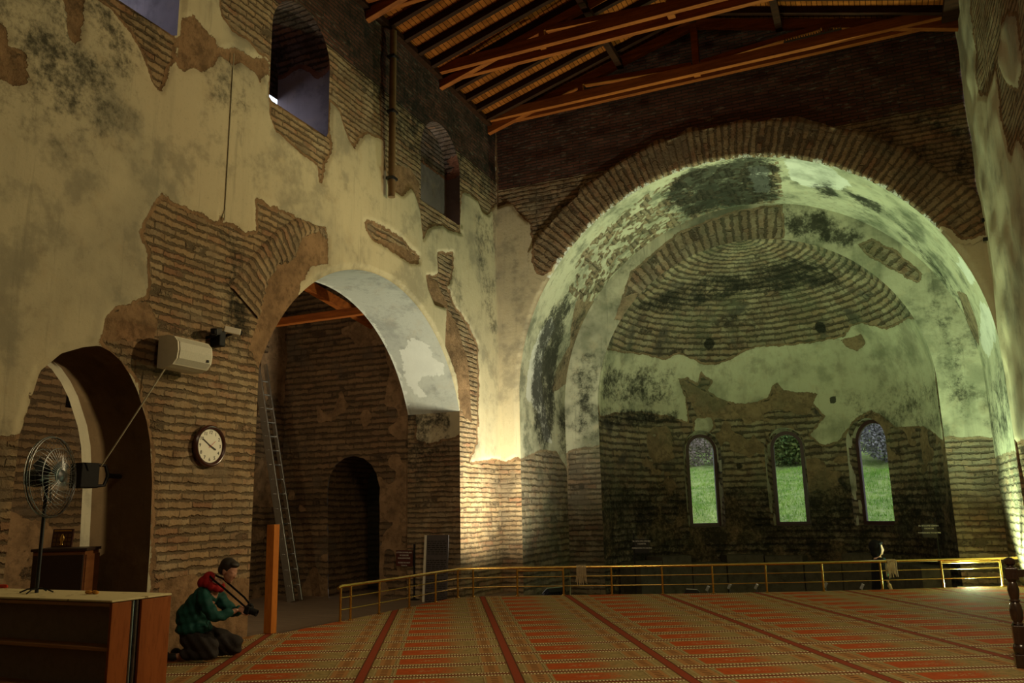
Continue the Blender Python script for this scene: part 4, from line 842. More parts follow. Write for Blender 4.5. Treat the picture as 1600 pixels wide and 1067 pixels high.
# ================================================================== SHELVES, FAN, SMALL THINGS (near left)
BZ = .95; fr = on(182, 940, 2, BZ); bk = on(262, 928, 2, BZ); gx0 = on(207, 936, 2, BZ)[1]; gx1 = on(226, 934, 2, BZ)[1]
xr = (fr[0]+bk[0])/2; L = 2.1
def bookcase(y0, y1, label, open_front):
    t = thing('shoe_rack', label, 'shoe rack', (xr-L/2, (y0+y1)/2, 0), 'back to back shoe racks'); d = y1-y0; ym = (y0+y1)/2
    for x in (xr-.011, xr-L+.011): MB().box((x, ym, BZ/2-.006), (.022, d, BZ-.012), None, .002).build('side_panel', M['red_veneer'], t)
    MB().box((xr-L/2, ym, BZ-.024), (L-.05, d, .022)).build('top_panel', M['shelf_veneer'], t)
    yb = y1-.008 if open_front else y0+.008
    MB().box((xr-L/2, yb, BZ/2), (L-.05, .012, BZ-.06)).build('back_panel', M['shelf_back'], t)
    for z in (.08, .355, .635): MB().box((xr-L/2, ym-(.006 if open_front else -.006), z), (L-.05, d-.02, .022), None, .002).build('shelf', M['shelf_veneer'], t)
    return t
bookcase(fr[1], gx0, 'open wooden shoe rack facing the viewer at the lower left corner', True)
bookcase(gx1, bk[1], 'wooden shoe rack standing behind the front one, its end panel showing', False)
for yy, lab in ((gx0+.03, 'front one of two thin metal poles standing between the shoe racks'), (gx1-.022, 'rear one of two thin metal poles standing between the shoe racks')):
    tag(MB().tube([(xr-.03, yy, .0), (xr-.03, yy, BZ-.012)], .016, 10).build('metal_pole', M['grey_metal'], None, True), lab, 'pole')
sf = Surf(); b = MB().box((xr-L/2-.005, (fr[1]+bk[1])/2, BZ+.004-.004), (L+.01, bk[1]-fr[1]+.012, .014), None, .004)
tag(b.build('table_cover', M['cloth']), 'cream patterned cloth laid over the tops of the shoe racks', 'cloth')
ZB = BZ+.007
fp = on(57, 926, 2, ZB); fz = on(57, 760, 1, fp[1])[2]
t = thing('pedestal_fan', 'large fan in a wire cage on a thin stand atop the shoe racks', 'fan', (fp[0], fp[1], ZB))
hub = Vector((fp[0]+.02, fp[1], on(80, 745, 1, fp[1])[2])); fd = Vector((.93, .36, .04)).normalized(); fx = fd.cross(Vector((0, 0, 1))).normalized(); fz_ = fx.cross(fd)
hub = Vector((on(80, 745, 1, fp[1])[0], fp[1], on(80, 745, 1, fp[1])[2])); RF = .315
fm = Matrix(((fx.x, fz_.x, fd.x, hub.x), (fx.y, fz_.y, fd.y, hub.y), (fx.z, fz_.z, fd.z, hub.z), (0, 0, 0, 1)))
MB().tube([(fp[0], fp[1], ZB), (fp[0], fp[1], hub.z-.02)], .014, 10).build('pole', M['dark_metal'], t, True)
b = MB()
for k in range(4):
    a = k*PI/2+.4; b.tube([(fp[0], fp[1], ZB+.03), (fp[0]+.07*math.cos(a), fp[1]+.07*math.sin(a), ZB+.028), (fp[0]+.13*math.cos(a), fp[1]+.13*math.sin(a), ZB+.004)], .006, 6)
b.build('base', M['black'], t, True)
b = MB().lathe([(.02, -.2), (.06, -.19), (.075, -.13), (.07, -.06), (.05, -.05)], (0, 0, 0), 20, fm); b.build('motor', M['dark_metal'], t, True)
MB().bar((fp[0], fp[1], hub.z-.05), hub-fd*.12, .04, .04).build('neck', M['dark_metal'], t)
b = MB()
for sgn in (-1, 1):
    for rr, zz in ((RF, 0), (RF*.985, .02), (RF*.7, .065), (.07, .085)):
        b.tube([fm @ Vector((rr*math.cos(a), rr*math.sin(a), sgn*zz)) for a in np.linspace(0, 2*PI, 40)[:-1]], .0032 if rr < RF else .006, 5, True)
    for k in range(44):
        a = 2*PI*k/44; b.tube([fm @ Vector((r*math.cos(a), r*math.sin(a), sgn*z)) for r, z in ((.05, .088), (RF*.45, .082), (RF*.75, .06), (RF, .004))], .0013, 4)
b.build('wire_cage', M['grey_metal'], t, True)
for k in range(3):
    a = 2*PI*k/3+.5; b = MB(); pts = []
    vs = []
    for i in range(7):
        r = .05+i*.03; w = .055+.045*math.sin(PI*i/6.5)
        for s_ in (-1, 1):
            ang = a+s_*w/r*.5*.9; vs.append(b.bm.verts.new(fm @ Vector((r*math.cos(ang), r*math.sin(ang), s_*.018))))
    for i in range(6): b.bm.faces.new((vs[2*i], vs[2*i+1], vs[2*i+3], vs[2*i+2]))
    bmesh.ops.solidify(b.bm, geom=b.bm.faces[:], thickness=.003); b.build('blade', M['dark_metal'], t, True)
MB().lathe([(.05, .06), (.05, .088), (.02, .1)], (0, 0, 0), 16, fm).build('cap', M['dark_metal'], t, True)
p = on(145, 928, 2, ZB); b = MB()
r2 = random.Random(4)
for k in range(7): b.ball((p[0]-.05+k*.016, p[1]+r2.uniform(-.012, .012), ZB+.013), (.018, .017, .013), Matrix.Rotation(r2.random()*3, 4, 'Z'), 10, 7)
tag(b.build('crumpled_cloth', M['orange'], None, True), 'small crumpled orange cloth on the cream cover near the fan', 'cloth')
p = on(5, 919, 2, ZB); tag(MB().tube([(p[0]-.12, p[1], ZB+.015), (p[0]+.02, p[1]+.01, ZB+.015), (p[0]+.035, p[1]+.012, ZB+.012)], .014, 10, radii=[.015, .015, .008]).build('marker', M['red'], None, True), 'red marker lying on the cream cover at the far left', 'marker')

# ================================================================== BRASS RAILING
RH = .49
t = thing('brass_railing', 'long polished brass railing with two lower bars round the carpet edge', 'railing', (RAILP[0][0], RAILP[0][1], 0))
hp = [(p[0], p[1], RH) for p in RAILP]
hp2 = [Vector(hp[0])+Vector((0, -.06, -.02))]+[Vector(p) for p in hp]+[Vector(hp[-1])+Vector((.3, .2, 0))]
MB().tube(hp2, .024, 12).build('handrail', M['brass'], t, True)
for i, p in enumerate(RAILP):
    MB().lathe([(.035, 0), (.035, .012), (.019, .02), (.019, RH-.012)], (p[0], p[1], .0), 12).build('post', M['brass'], t, True)
for h in (.165, .33):
    for a, bq in zip(RAILP[:-1], RAILP[1:]):
        MB().tube([(a[0], a[1], h), (bq[0], bq[1], h)], .0085, 8).build('crossbar', M['brass'], t, True)
for i in (7, 15):     # extra top bar added in two bays, standing for the floodlight glint
    a, bq = RAILP[i], RAILP[i+1]; MB().tube([(a[0], a[1], RH-.05), (bq[0], bq[1], RH-.05)], .016, 8).build('glint_bar', M['brass'], t, True)
# prayer beads over the rail
def beads(i, w, label, n, Lb):
    a, q = Vector((*RAILP[i], RH)), Vector((*RAILP[i+1], RH)); c = a.lerp(q, w); d = (q-a).normalized(); nrm = Vector((-d.y, d.x, 0)); r3 = random.Random(i)
    b = MB()
    for k in range(n):
        o = d*(k/(n-1)-.5)*.16; l1, l2 = Lb*r3.uniform(.7, 1), Lb*r3.uniform(.6, 1); sp_ = d*r3.uniform(-.03, .03)
        pts = [c+o+sp_-nrm*.035-Vector((0, 0, l1)), c+o-nrm*.038-Vector((0, 0, l1*.5)), c+o-nrm*.034+Vector((0, 0, .0)), c+o+Vector((0, 0, .034)), c+o+nrm*.034, c+o+nrm*.036-Vector((0, 0, l2))]
        b.tube(pts, .0075, 6)
    tag(b.build('prayer_beads', M['beads'], None, True), label, 'prayer beads', 'bunches of prayer beads')
beads(8, .38, 'bunch of tan prayer beads hung over the railing by the lit pier', 10, .33); beads(14, .18, 'bunch of tan prayer beads hung over the railing beside the woman', 8, .30)
# floodlights
def flood(label, p, aim, g, size):
    t = thing('floodlight', label, 'floodlight', (p[0], p[1], g)); d = (Vector(aim)-Vector(p)).normalized(); x = d.cross(Vector((0, 0, 1))).normalized(); u = x.cross(d)
    m = Matrix(((x.x, d.x, u.x, p[0]), (x.y, d.y, u.y, p[1]), (x.z, d.z, u.z, p[2]), (0, 0, 0, 1))); w, h = size
    b = MB().box((0, -.02, 0), (w, .10, h), None, .015)
    for k in range(7): b.box((-w/2+.04+k*(w-.08)/6, -.085, 0), (.012, .05, h*.8))
    b.bm.transform(m); b.build('housing', M['black'], t)
    b = MB().box((0, .036, 0), (w-.03, .012, h-.03), None, .003); b.bm.transform(m); b.build('lens', M['alu'], t)
    b = MB(); b.bar((-w/2-.015, -.02, 0), (-w/2-.015, -.02, -h*.75), .02, .035); b.bar((w/2+.015, -.02, 0), (w/2+.015, -.02, -h*.75), .02, .035); b.bar((-w/2-.02, -.02, -h*.75), (w/2+.02, -.02, -h*.75), .035, .02); b.bm.transform(m); b.build('yoke', M['grey_metal'], t)
    q = m @ Vector((0, -.02, -h*.75)); b = MB().tube([q, (q.x, q.y, g+.02)], .025, 8); b.box((q.x, q.y, g+.015), (.3, .3, .03), None, .004); b.build('stand', M['iron'], t)
F1 = Vector((-5.78, 14.78, .02)); F2 = Vector((1.30, 17.75, -.10))
flood('black floodlight behind the railing at the foot of the lit pier', F1, (-8.2, 15.9, 3.6), ZLOW, (.44, .2))
flood('black floodlight behind the railing at the green-lit right corner', F2, (1.6, 15.2, 5.0), ZLOW, (.46, .2))
F3 = Vector((on(1082, 921, 1, 15.75)[0], 15.75, on(1082, 921, 1, 15.75)[2]-.05))  # extra floodlight, added to light the half dome from below
flood('small black floodlight added low behind the railing to light the half dome', F3, (-2.2, 19.5, 6.5), ZLOW, (.26, .14))
# small clips on the apse floor edge
for k, (px, py) in enumerate(((1106, 919), (1140, 916), (1182, 916), (1290, 914), (1347, 916))):
    p = on(px, py, 1, 16.9); z = p[2]; x = p[0]
    t = thing('glass_clamp', 'small pale metal clamp post behind the railing, ' + ('nearest to the left sign', 'second of five from the left sign', 'third of five, middle one', 'fourth of five from the left sign', 'just left of the woman')[k], 'clamp', (x, 16.9, ZLOW), 'metal clamps behind the railing')
    MB().tube([(x, 16.9, ZLOW), (x, 16.9, z)], .014, 8).build('stem', M['grey_metal'], t, True)
    MB().box((x, 16.88, z), (.05, .06, .10), Matrix.Rotation(.5, 4, 'Y'), .004).build('jaw', M['alu'], t)
# stone bench round the apse and loose blocks
for k in range(9):
    a0 = -78+k*17.4; pts = []
    for a in np.linspace(a0, a0+16.8, 6): pts.append((XC+3.72*math.sin(math.radians(a)), YB+3.72*math.cos(math.radians(a))))
    for a in np.linspace(a0+16.8, a0, 6): pts.append((XC+3.15*math.sin(math.radians(a)), YB+3.15*math.cos(math.radians(a))))
    tag(MB().prism(pts, 1.05+.12*math.sin(k*2.3), Matrix.Translation((0, 0, ZLOW))).build('bench_block', M['stone']), 'worn grey stone block of the low bench along the apse wall', 'stone block', 'stone bench blocks of the apse')

# ================================================================== TURNED WOODEN POST (near right)
pp = on(1600, 1043, 2, 0); t = thing('wooden_railing', 'dark turned wooden newel post with rail at the right edge', 'wooden railing', (pp[0], pp[1], 0))
MB().box((pp[0], pp[1], .06), (.13, .13, .12), None, .008).build('plinth', M['turned'], t)
MB().lathe([(.05, .10), (.062, .13), (.07, .165), (.062, .20), (.045, .215), (.045, .22)], (pp[0], pp[1], 0), 24).build('bulb', M['turned'], t, True)
MB().box((pp[0], pp[1], .29), (.105, .105, .17), None, .01).build('lower_block', M['turned'], t)
MB().lathe([(.035, .37), (.05, .385), (.036, .40), (.05, .43), (.056, .49), (.048, .55), (.036, .575), (.048, .59), (.036, .605), (.044, .64), (.05, .69), (.04, .745), (.032, .76), (.042, .775), (.042, .785)], (pp[0], pp[1], 0), 24).build('turned_shaft', M['turned'], t, True)
MB().box((pp[0], pp[1], .835), (.11, .11, .11), None, .01).build('upper_block', M['turned'], t)
MB().lathe([(.05, .885), (.03, .9), (.028, .908), (.045, .92), (.052, .94), (.045, .965), (.02, .98), (.0, .985)], (pp[0], pp[1], 0), 24).build('finial', M['turned'], t, True)
MB().bar((pp[0]+.04, pp[1]+.02, .835), (XR-.04, pp[1]+.55, .835), .05, .07, (0, 0, 1), .006).build('rail', M['turned'], t)
MB().bar((pp[0]+.04, pp[1]+.02, .29), (XR-.04, pp[1]+.55, .29), .05, .07, (0, 0, 1), .006).build('lower_rail', M['turned'], t)
# ================================================================== PEOPLE
def skin(vs, es, rs, sub=2):
    me = bpy.data.meshes.new('s'); me.from_pydata([tuple(v) for v in vs], es, []); o = bpy.data.objects.new('s', me); COL.objects.link(o)
    md = o.modifiers.new('k', 'SKIN'); md.use_smooth_shade = True
    for i, r in enumerate(rs):
        r = r if isinstance(r, tuple) else (r, r); me.skin_vertices[0].data[i].radius = r
    me.skin_vertices[0].data[0].use_root = True
    sb = o.modifiers.new('u', 'SUBSURF'); sb.levels = sub; sb.render_levels = sub
    dg = bpy.context.evaluated_depsgraph_get(); r = bpy.data.meshes.new_from_object(o.evaluated_get(dg)); bpy.data.objects.remove(o); return r
def remesh(bm, voxel, smooth=4):
    me = bpy.data.meshes.new('r'); bm.to_mesh(me); bm.free(); o = bpy.data.objects.new('r', me); COL.objects.link(o)
    md = o.modifiers.new('v', 'REMESH'); md.mode = 'VOXEL'; md.voxel_size = voxel
    if smooth: sm_ = o.modifiers.new('sm', 'SMOOTH'); sm_.iterations = smooth; sm_.factor = .5
    dg = bpy.context.evaluated_depsgraph_get(); r = bpy.data.meshes.new_from_object(o.evaluated_get(dg)); bpy.data.objects.remove(o); return r
def part(name, me, mat, parent, M4):
    me.transform(chain(parent).inverted() @ M4); me.materials.clear(); me.materials.append(mat)
    me.polygons.foreach_set('use_smooth', [True]*len(me.polygons)); me.name = name; o = bpy.data.objects.new(name, me); COL.objects.link(o); o.parent = parent; return o
class Body:
    def __init__(s): s.bm = bmesh.new()
    def sk(s, pts, rad, edges=None):
        me = skin(pts, edges or [(i, i+1) for i in range(len(pts)-1)], rad); s.bm.from_mesh(me); bpy.data.meshes.remove(me); return s
    def ball(s, c, r, mat=None): MB.ball(s, c, r, mat, 18, 12); return s
    def _x(s, vs, mat): MB._x(s, vs, mat)
def head(b, c, pitch, yaw=0., k=1.):
    """face looks along +x; c = centre of the skull"""
    m = Matrix.Translation(c) @ Matrix.Rotation(yaw, 4, 'Z') @ Matrix.Rotation(pitch, 4, 'Y')
    def e(p, r): b.ball((0, 0, 0), tuple(v*k for v in r), m @ Matrix.Translation(Vector(p)*k))
    e((-.012, 0, .02), (.095, .076, .092)); e((.03, 0, -.045), (.062, .058, .072)); e((.05, 0, -.09), (.036, .034, .03)); e((.04, 0, -.02), (.055, .062, .05))
    e((.088, 0, -.018), (.016, .010, .026)); e((.094, 0, -.034), (.014, .013, .010)); e((.062, .028, .012), (.022, .026, .009)); e((.062, -.028, .012), (.022, .026, .009))
    e((.076, 0, -.064), (.012, .022, .006)); e((.074, 0, -.074), (.012, .018, .006)); e((.05, .035, -.03), (.03, .024, .022)); e((.05, -.035, -.03), (.03, .024, .022))
    for sg in (-1, 1): e((-.006, sg*.078, -.014), (.022, .009, .033))
    return m
def hand5(b, wrist, dirv, up, curl, k=1., side=1):
    d = Vector(dirv).normalized(); u = Vector(up); sd = d.cross(u).normalized(); u = sd.cross(d); w = Vector(wrist)
    m = Matrix((d, sd, u)).transposed().to_4x4()
    b.ball(w+d*.045*k, (.052*k, .040*k, .017*k), m)
    for i, (o, L) in enumerate(((-.030, .070), (-.010, .080), (.011, .074), (.031, .058))):
        p = w+d*.085*k+sd*o*k; q = [p-d*.02*k]; a = 0
        for seg in (.42, .33, .25):
            a += curl; q.append(q[-1]+(d*math.cos(a)-u*math.sin(a))*(L*seg*k+(.02*k if seg == .42 else 0)))
        b.sk(q, [.0092*k, .009*k, .0085*k, .007*k])
    q0 = w+d*.03*k+sd*side*.034*k
    b.sk([q0, q0+(d*.6+sd*side*.8)*.03*k, q0+(d*.95+sd*side*.6-u*.4)*.055*k, q0+(d*1.2+sd*side*.35-u*.8)*.072*k], [.012*k, .011*k, .0095*k, .008*k])
# ---- kneeling man --------------------------------------------------------
pk = on(312, 1034, 2, 0); fvec = Vector((CR[0], CR[1], 0)).normalized(); svec = Vector((fvec.y, -fvec.x, 0))
PM = Matrix(((fvec.x, -svec.x, 0, pk[0]), (fvec.y, -svec.y, 0, pk[1]), (0, 0, 1, 0), (0, 0, 0, 1)))   # local x forward, -y towards the viewer
PM = PM @ Matrix.Translation((0, .12, 0)) @ Matrix.Rotation(-.10, 4, 'Z')
man = thing('person', 'person in green jacket and red hood kneeling, looking down at a camera', 'person', PM.translation)
b = Body()
b.sk([(-.13, 0, .27), (-.12, 0, .40), (-.06, 0, .56), (.02, 0, .69), (.09, 0, .77), (.155, 0, .83)], [.12, .12, .13, .11, .06, .055])
hm = head(b, (.235, 0, .925), .42, -.18)
SHO, ELB, WRI = (.03, .17, .68), (.20, .245, .44), (.36, .075, .515)
for sg in (-1, 1):
    sh = Vector((.03, sg*.16, .68)); el_ = Vector((.20, sg*.22, .45)); wr_ = Vector((.385, sg*.06, .52))
    b.sk([(.02, sg*.08, .70), sh, sh.lerp(el_, .5), el_, el_.lerp(wr_, .55), wr_], [.06, .055, .045, .04, .034, .027])
    hand5(b, wr_, Vector((.75, -sg*.25, .1)), (0, sg*1., .25), .55, 1., -sg)
for sg in (-1, 1):
    kn = Vector((.24+(.12 if sg > 0 else 0), sg*.14, .085)); hp_ = Vector((-.13, sg*.09, .25)); an = Vector((-.20, sg*.11, .06))
    kn = kn-Vector((.06, 0, -.012)); b.sk([(-.13, 0, .27), hp_, hp_.lerp(kn, .5), kn], [.11, .09, .07, .045]); b.sk([kn, kn.lerp(an, .45), an, an+Vector((-.10, 0, -.01))], [.045, .045, .035, .03])
part('body', remesh(b.bm, .0075, 3), M['skin'], man, PM)
j = Body(); j.sk([(-.14, 0, .30), (-.14, 0, .42), (-.08, 0, .57), (0, 0, .69), (.06, 0, .75)], [(.16, .19), (.175, .20), (.165, .20), (.13, .17), (.075, .09)])
for sg in (-1, 1):
    sh = Vector((.02, sg*.16, .675)); el_ = Vector((.20, sg*.225, .45)); wr_ = Vector((.35, sg*.09, .51))
    j.sk([(0, sg*.06, .68), sh, sh.lerp(el_, .5), el_, el_.lerp(wr_, .5), wr_], [.09, .088, .074, .07, .058, .046])
j.ball((-.13, 0, .335), (.185, .215, .10)); j.ball((-.02, -.12, .33), (.10, .07, .07)); j.ball((-.17, 0, .45), (.15, .19, .17))
jm = remesh(j.bm, .013, 5)
for v in jm.vertices:                       # padded folds
    v.co += v.normal*(.010*math.sin(v.co.z*62+math.sin(v.co.y*17+v.co.x*9)*1.6)*.6+.004*math.sin(v.co.x*80+v.co.z*40))
part('jacket', jm, M['jacket'], man, PM)
h_ = Body()
for k in range(9):
    a = 2*PI*k/9; h_.ball((.065+.085*math.cos(a), .092*math.sin(a), .775+.035*math.cos(a)*-1), (.042, .042, .05))
h_.ball((-.035, 0, .80), (.075, .105, .075)); h_.ball((.01, 0, .86), (.06, .085, .06)); part('hood', remesh(h_.bm, .011, 4), M['hood'], man, PM)
tr = Body()
for sg in (-1, 1):
    kn = Vector((.22+(.14 if sg > 0 else 0), sg*.15, .105)); hp_ = Vector((-.14, sg*.09, .25)); an = Vector((-.22, sg*.115, .075))
    tr.sk([(-.15, 0, .27), hp_, hp_.lerp(kn, .5)+Vector((0, 0, .02)), kn], [.14, .135, .118, .098]); tr.sk([kn, kn.lerp(an, .45), an], [.085, .078, .06])
tm = remesh(tr.bm, .013, 4)
for v in tm.vertices:
    v.co += v.normal*(.007*math.sin(v.co.x*55+v.co.z*45+math.sin(v.co.y*30))); v.co.z = max(v.co.z, .006)
part('trousers', tm, M['trousers'], man, PM)
for sg in (-1, 1):
    f = Body(); f.ball((-.30, sg*.115, .05), (.075, .045, .042)); f.ball((-.38, sg*.118, .055), (.06, .048, .052)); fm2 = remesh(f.bm, .009, 3); part('shoe', fm2, M['shoe'], man, PM)
hr = Body()
for c, r in (((-.03, 0, .045), (.098, .086, .085)), ((-.065, 0, -.01), (.062, .078, .07)), ((.03, 0, .085), (.055, .066, .034)), ((-.005, .058, .02), (.035, .026, .04)), ((-.005, -.058, .02), (.035, .026, .04))): hr.ball((0, 0, 0), r, hm @ Matrix.Translation(c))
part('hair', remesh(hr.bm, .008, 2), M['hair'], man, PM)
# camera in his hands
cmx = PM @ Matrix.Translation((.475, 0, .515)) @ Matrix.Rotation(.35, 4, 'Y')
t = thing('photo_camera', 'black photo camera with strap held by the kneeling person', 'camera', cmx.translation)
b = MB().box((0, 0, 0), (.055, .13, .085), None, .012); b.box((0, 0, .05), (.05, .055, .03), None, .01); b.bm.transform(cmx); b.build('camera_body', M['black'], t)
b = MB().lathe([(.034, 0), (.036, .03), (.034, .06), (.037, .085), (.03, .087), (.026, .07)], (.02, 0, -.005), 20, Matrix.Rotation(PI/2, 4, 'Y')); b.bm.transform(cmx); b.build('lens', M['black'], t, True)
pts = []
for sg in (1, -1):
    q = [(.475, sg*.065, .54), (.38, sg*.10, .63), (.24, sg*.10, .74), (.12, sg*.11, .83), (.05, sg*.07, .87)]; pts += q if sg > 0 else q[::-1]
b = MB(); V2 = [PM @ Vector(p) for p in pts]
for a, c in zip(V2, V2[1:]): b.bar(a, c, .022, .004, (0, 1, 0))
b.build('strap', M['black'], t)
# ---- standing woman behind the railing -----------------------------------
pw = on(1375, 905, 1, 17.55); zt = on(1375, 847, 1, 17.55)[2]; hgt = zt-ZLOW; k = hgt/1.6
WM = Matrix.Translation((pw[0], 17.55, ZLOW)) @ Matrix.Rotation(.30, 4, 'Z') @ Matrix.Scale(k, 4)
wo = thing('person', 'person in black hooded coat standing behind the railing, face lit from the right', 'person', (pw[0], 17.55, ZLOW))
b = Body(); b.sk([(0, 0, .84), (0, 0, 1.0), (.01, 0, 1.2), (0, 0, 1.33), (.01, 0, 1.40)], [.11, .10, .12, .07, .048]); hm = head(b, (.025, 0, 1.49), .05, 0)
for sg in (-1, 1):
    b.sk([(0, sg*.07, 1.31), (0, sg*.155, 1.29), (.0, sg*.19, 1.06), (.10, sg*.15, .87)], [.05, .048, .038, .026]); hand5(b, (.10, sg*.15, .87), (.3, 0, -1), (0, sg, 0), .25, .95, 1)
    b.sk([(0, sg*.08, .84), (.01, sg*.085, .46), (0, sg*.085, .08), (.10, sg*.09, .04)], [.085, .06, .042, .036])
part('body', remesh(b.bm, .009, 3), M['pale_skin'], wo, WM)
cg = Body(); cg.sk([(0, 0, .55), (0, 0, .8), (0, 0, 1.0), (0, 0, 1.2), (0, 0, 1.33)], [(.19, .22), (.17, .20), (.145, .175), (.15, .18), (.075, .10)])
for sg in (-1, 1): cg.sk([(0, sg*.07, 1.28), (0, sg*.165, 1.28), (0, sg*.20, 1.06), (.08, sg*.165, .92)], [.08, .075, .062, .052])
part('coat', remesh(cg.bm, .013, 4), M['coat'], wo, WM)
sf2 = Body(); sf2.ball((.11, 0, 1.12), (.06, .10, .20)); part('lit_coat_front', remesh(sf2.bm, .012, 3), M['teal'], wo, WM)  # lit front of the black coat, put in as teal colour
sk2 = Body(); sk2.sk([(0, 0, .15), (0, 0, .35), (0, 0, .6)], [(.2, .22), (.19, .21), (.16, .19)]); part('skirt', remesh(sk2.bm, .014, 3), M['trousers'], wo, WM)
for sg in (-1, 1):
    f = Body(); f.ball((.06, sg*.09, .045), (.13, .048, .045)); part('shoe', remesh(f.bm, .01, 2), M['shoe'], wo, WM)
hd = Body()
for c, r in (((-.055, 0, .03), (.115, .105, .125)), ((-.05, 0, -.08), (.09, .10, .10)), ((.01, 0, .10), (.075, .085, .035)), ((.0, .085, -.02), (.05, .03, .10)), ((.0, -.085, -.02), (.035, .026, .10))): hd.ball((0, 0, 0), r, hm @ Matrix.Translation(c))
part('hood', remesh(hd.bm, .009, 3), M['coat'], wo, WM)

# ================================================================== OUTSIDE THE APSE WINDOWS
S, T = grid(-34, 20, 23.9, 62, .4)
Z = .55+np.clip(T-24.5, 0, 12)*.20+np.clip(T-36.5, 0, 40)*.22+(vnoise(S, T, .5, 71)-.5)*.5+(vnoise(S, T, 2, 72)-.5)*.15
g = Surf(); g.add(np.stack([S, T, Z], -1), np.stack([S, T], -1), (0, 30, 50)); o = g.build('ground_outside', M['grass'])
o['kind'] = 'structure'
def gz(x, y): return .55+min(max(y-24.5, 0), 12)*.20+max(y-36.5, 0)*.22+float((vnoise(np.array([x]), np.array([y]), .5, 71)[0]-.5)*.5+(vnoise(np.array([x]), np.array([y]), 2, 72)[0]-.5)*.15)
nb_ = 26000; y = 24.3+12.5*rng.random(nb_)**.8; x = (-.33+.40*rng.random(nb_))*y+(rng.random(nb_)-.5)*1.5
zz = .55+np.clip(y-24.5, 0, 12)*.20+(vnoise(x, y, .5, 71)-.5)*.5+(vnoise(x, y, 2, 72)-.5)*.15
h = .05+.14*rng.random(nb_)*vnoise(x, y, 1.2, 73)*1.6; a = rng.random(nb_)*6.28; lx, ly = (rng.random(nb_)-.5)*.12, (rng.random(nb_)-.5)*.12; w = .008+.008*rng.random(nb_)
V = np.stack([np.stack([x+np.cos(a)*w, y+np.sin(a)*w, zz-.02], 1), np.stack([x-np.cos(a)*w, y-np.sin(a)*w, zz-.02], 1), np.stack([x+lx, y+ly, zz+h], 1)], 1).reshape(-1, 3)
me = bpy.data.meshes.new('grass'); me.from_pydata(V.tolist(), [], np.arange(nb_*3).reshape(-1, 3).tolist()); me.materials.append(M['blade']); o = bpy.data.objects.new('grass', me); COL.objects.link(o)
tag(o, 'rough green grass on the bank outside the apse windows', 'grass', None, 'stuff')
def bush(label, c, r, n, leaf, twig, ls, name='shrub'):
    t = thing(name, label, 'shrub', c, 'shrubs on the bank outside'); b = MB()
    for k in range(14):
        a = rng.random()*6.28; e = .5+rng.random()*.6; q = Vector(c)+Vector((math.cos(a)*r[0]*.7*rng.random(), math.sin(a)*r[1]*.7*rng.random(), r[2]*(.9+.8*rng.random())*e)); b.tube([c, Vector(c).lerp(q, .5)+Vector((.05, .03, .1)), q], .02, 5, radii=[.03, .018, .006])
    b.build('branches', twig, t)
    d = rng.normal(size=(n, 3)); d /= np.linalg.norm(d, axis=1)[:, None]; d *= (rng.random(n)**.4)[:, None]; p = np.array(c)+d*np.array(r)+np.array((0, 0, r[2]*.9))
    u = rng.normal(size=(n, 3)); u /= np.linalg.norm(u, axis=1)[:, None]; v = np.cross(u, rng.normal(size=(n, 3))); v /= np.linalg.norm(v, axis=1)[:, None]
    V = np.stack([p-u*ls, p+v*ls*.5, p+u*ls, p-v*ls*.5], 1).reshape(-1, 3)-np.array(c)
    me = bpy.data.meshes.new('leaves'); me.from_pydata(V.tolist(), [], np.arange(4*n).reshape(-1, 4).tolist()); me.materials.append(leaf); o = bpy.data.objects.new('leaves', me); COL.objects.link(o); o.parent = t
gt = grass_mat('grey_twigs', (.20, .19, .19), (.30, .28, .28), (.12, .15, .10), 2)
bush('reddish brown leafless thicket seen through the left apse window', (-8.9, 38.0, gz(-8.9, 38)-.1), (3.2, 1.5, 1.5), 15000, M['twig'], M['twig'], .07, 'thicket')
bush('leafy yellow-green shrub seen through the middle apse window', (-3.4, 38.2, gz(-3.4, 38.2)-.1), (2.0, 1.5, 1.6), 10000, M['leaf'], M['twig'], .10)
bush('grey twiggy shrub seen through the right apse window', (1.0, 37.6, gz(1, 37.6)-.1), (2.2, 1.5, 1.6), 12000, gt, M['twig'], .075)
bush('brown thicket higher up the bank behind the reddish thicket', (-10.5, 43.2, gz(-10.5, 43.2)-.1), (3.2, 1.6, 2.6), 14000, M['twig'], M['twig'], .11, 'thicket')
bush('dark green shrub higher up the bank behind the yellow-green shrub', (-3.6, 43.0, gz(-3.6, 43)-.1), (2.9, 1.6, 2.6), 12000, M['leaf'], M['twig'], .12)
bush('grey shrub higher up the bank behind the twiggy shrub', (3.2, 43.0, gz(3.2, 43)-.1), (3.0, 1.8, 2.6), 12000, gt, M['twig'], .11)

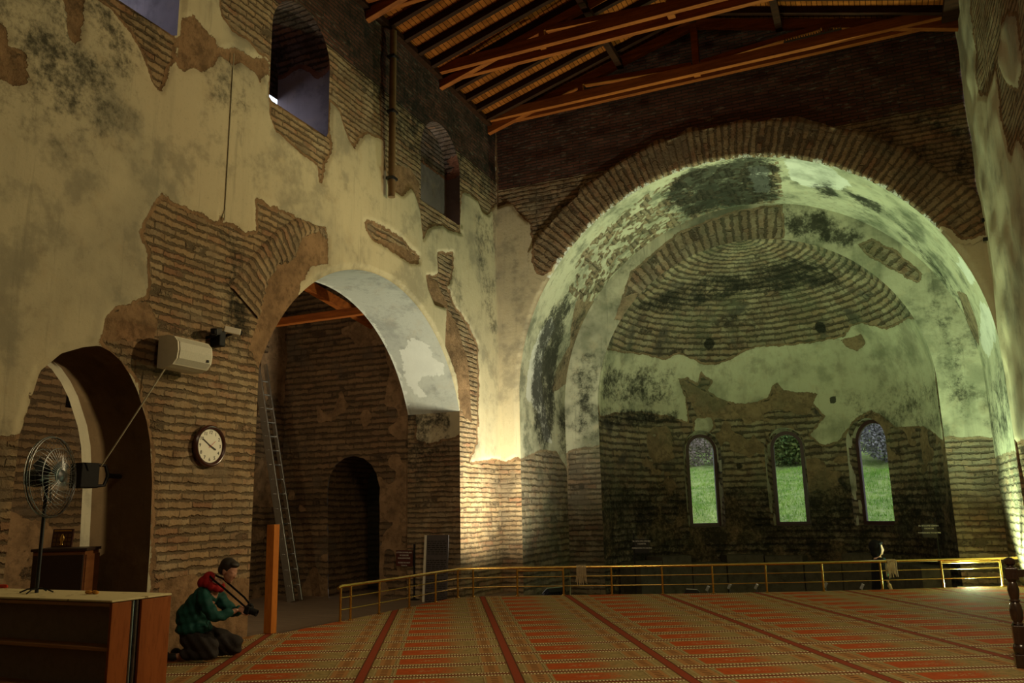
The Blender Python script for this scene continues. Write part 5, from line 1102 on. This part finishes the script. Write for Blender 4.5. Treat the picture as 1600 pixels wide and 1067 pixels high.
# ================================================================== LIGHT
def lamp(name, typ, loc, power, col, aim=None, **k):
    l = bpy.data.lights.new(name, typ); l.energy = power; l.color = col
    for a, v in k.items(): setattr(l, a, v)
    o = bpy.data.objects.new(name, l); COL.objects.link(o); o.location = loc
    if aim is not None: o.rotation_euler = (Vector(aim)-Vector(loc)).to_track_quat('-Z', 'Y').to_euler()
    return o
W = bpy.data.worlds.new('overcast_sky'); SC.world = W; W.use_nodes = True
bg = W.node_tree.nodes['Background']; bg.inputs[0].default_value = (.80, .90, 1, 1); bg.inputs[1].default_value = 2.0
lamp('nave_flood', 'SPOT', (2.0, 13.2, 6.2), 2000, (1, .76, .40), (-7.66, 7.3, 4.5), spot_size=math.radians(74), spot_blend=.9, shadow_soft_size=.12)
lamp('pier_flood', 'SPOT', F1+(Vector((-8.2, 15.9, 3.6))-F1).normalized()*.06, 2500, (1, .95, .68), (-7.6, 16.2, 6.0), spot_size=math.radians(128), spot_blend=1, shadow_soft_size=.10)
lamp('corner_flood', 'SPOT', F2+(Vector((1.6, 15.2, 5.0))-F2).normalized()*.06, 3000, (.74, 1, .55), (2.0, 15.3, 4.5), spot_size=math.radians(158), spot_blend=.8, shadow_soft_size=.10)
lamp('added_apse_flood', 'SPOT', F3+(Vector((-2.2, 19.5, 6.5))-F3).normalized()*.06, 1300, (.72, 1, .50), (-1.4, 19.6, 7.0), spot_size=math.radians(112), spot_blend=1, shadow_soft_size=.08)  # beam of the added floodlight
lamp('aisle_lamp', 'POINT', (-9.35, 3.5, 2.7), 230, (1, .86, .52), shadow_soft_size=.05)
lamp('aisle_lamp_deep', 'POINT', (-10.6, 11.0, 4.6), 45, (1, .75, .45), shadow_soft_size=.1)
lamp('nave_fill', 'AREA', (.6, 3.5, 7.2), 150, (1, .78, .46), (-.8, 11, 0), shape='DISK', size=1.2, spread=math.radians(110))  # unseen fill added to brighten the nave and carpet
lamp('roof_fill', 'SPOT', (-2.7, 6.0, 6.5), 45, (1, .60, .30), (-3, 13, 11.2), spot_size=math.radians(120), spot_blend=.9, shadow_soft_size=.2)  # unseen fill added to lift the roof timbers
SC.view_settings.view_transform = 'Standard'; SC.view_settings.look = 'None'; SC.view_settings.exposure = 0; SC.view_settings.gamma = 1; SC.view_settings.use_curve_mapping = False
SC.cycles.max_bounces = 8; SC.cycles.use_denoising = True
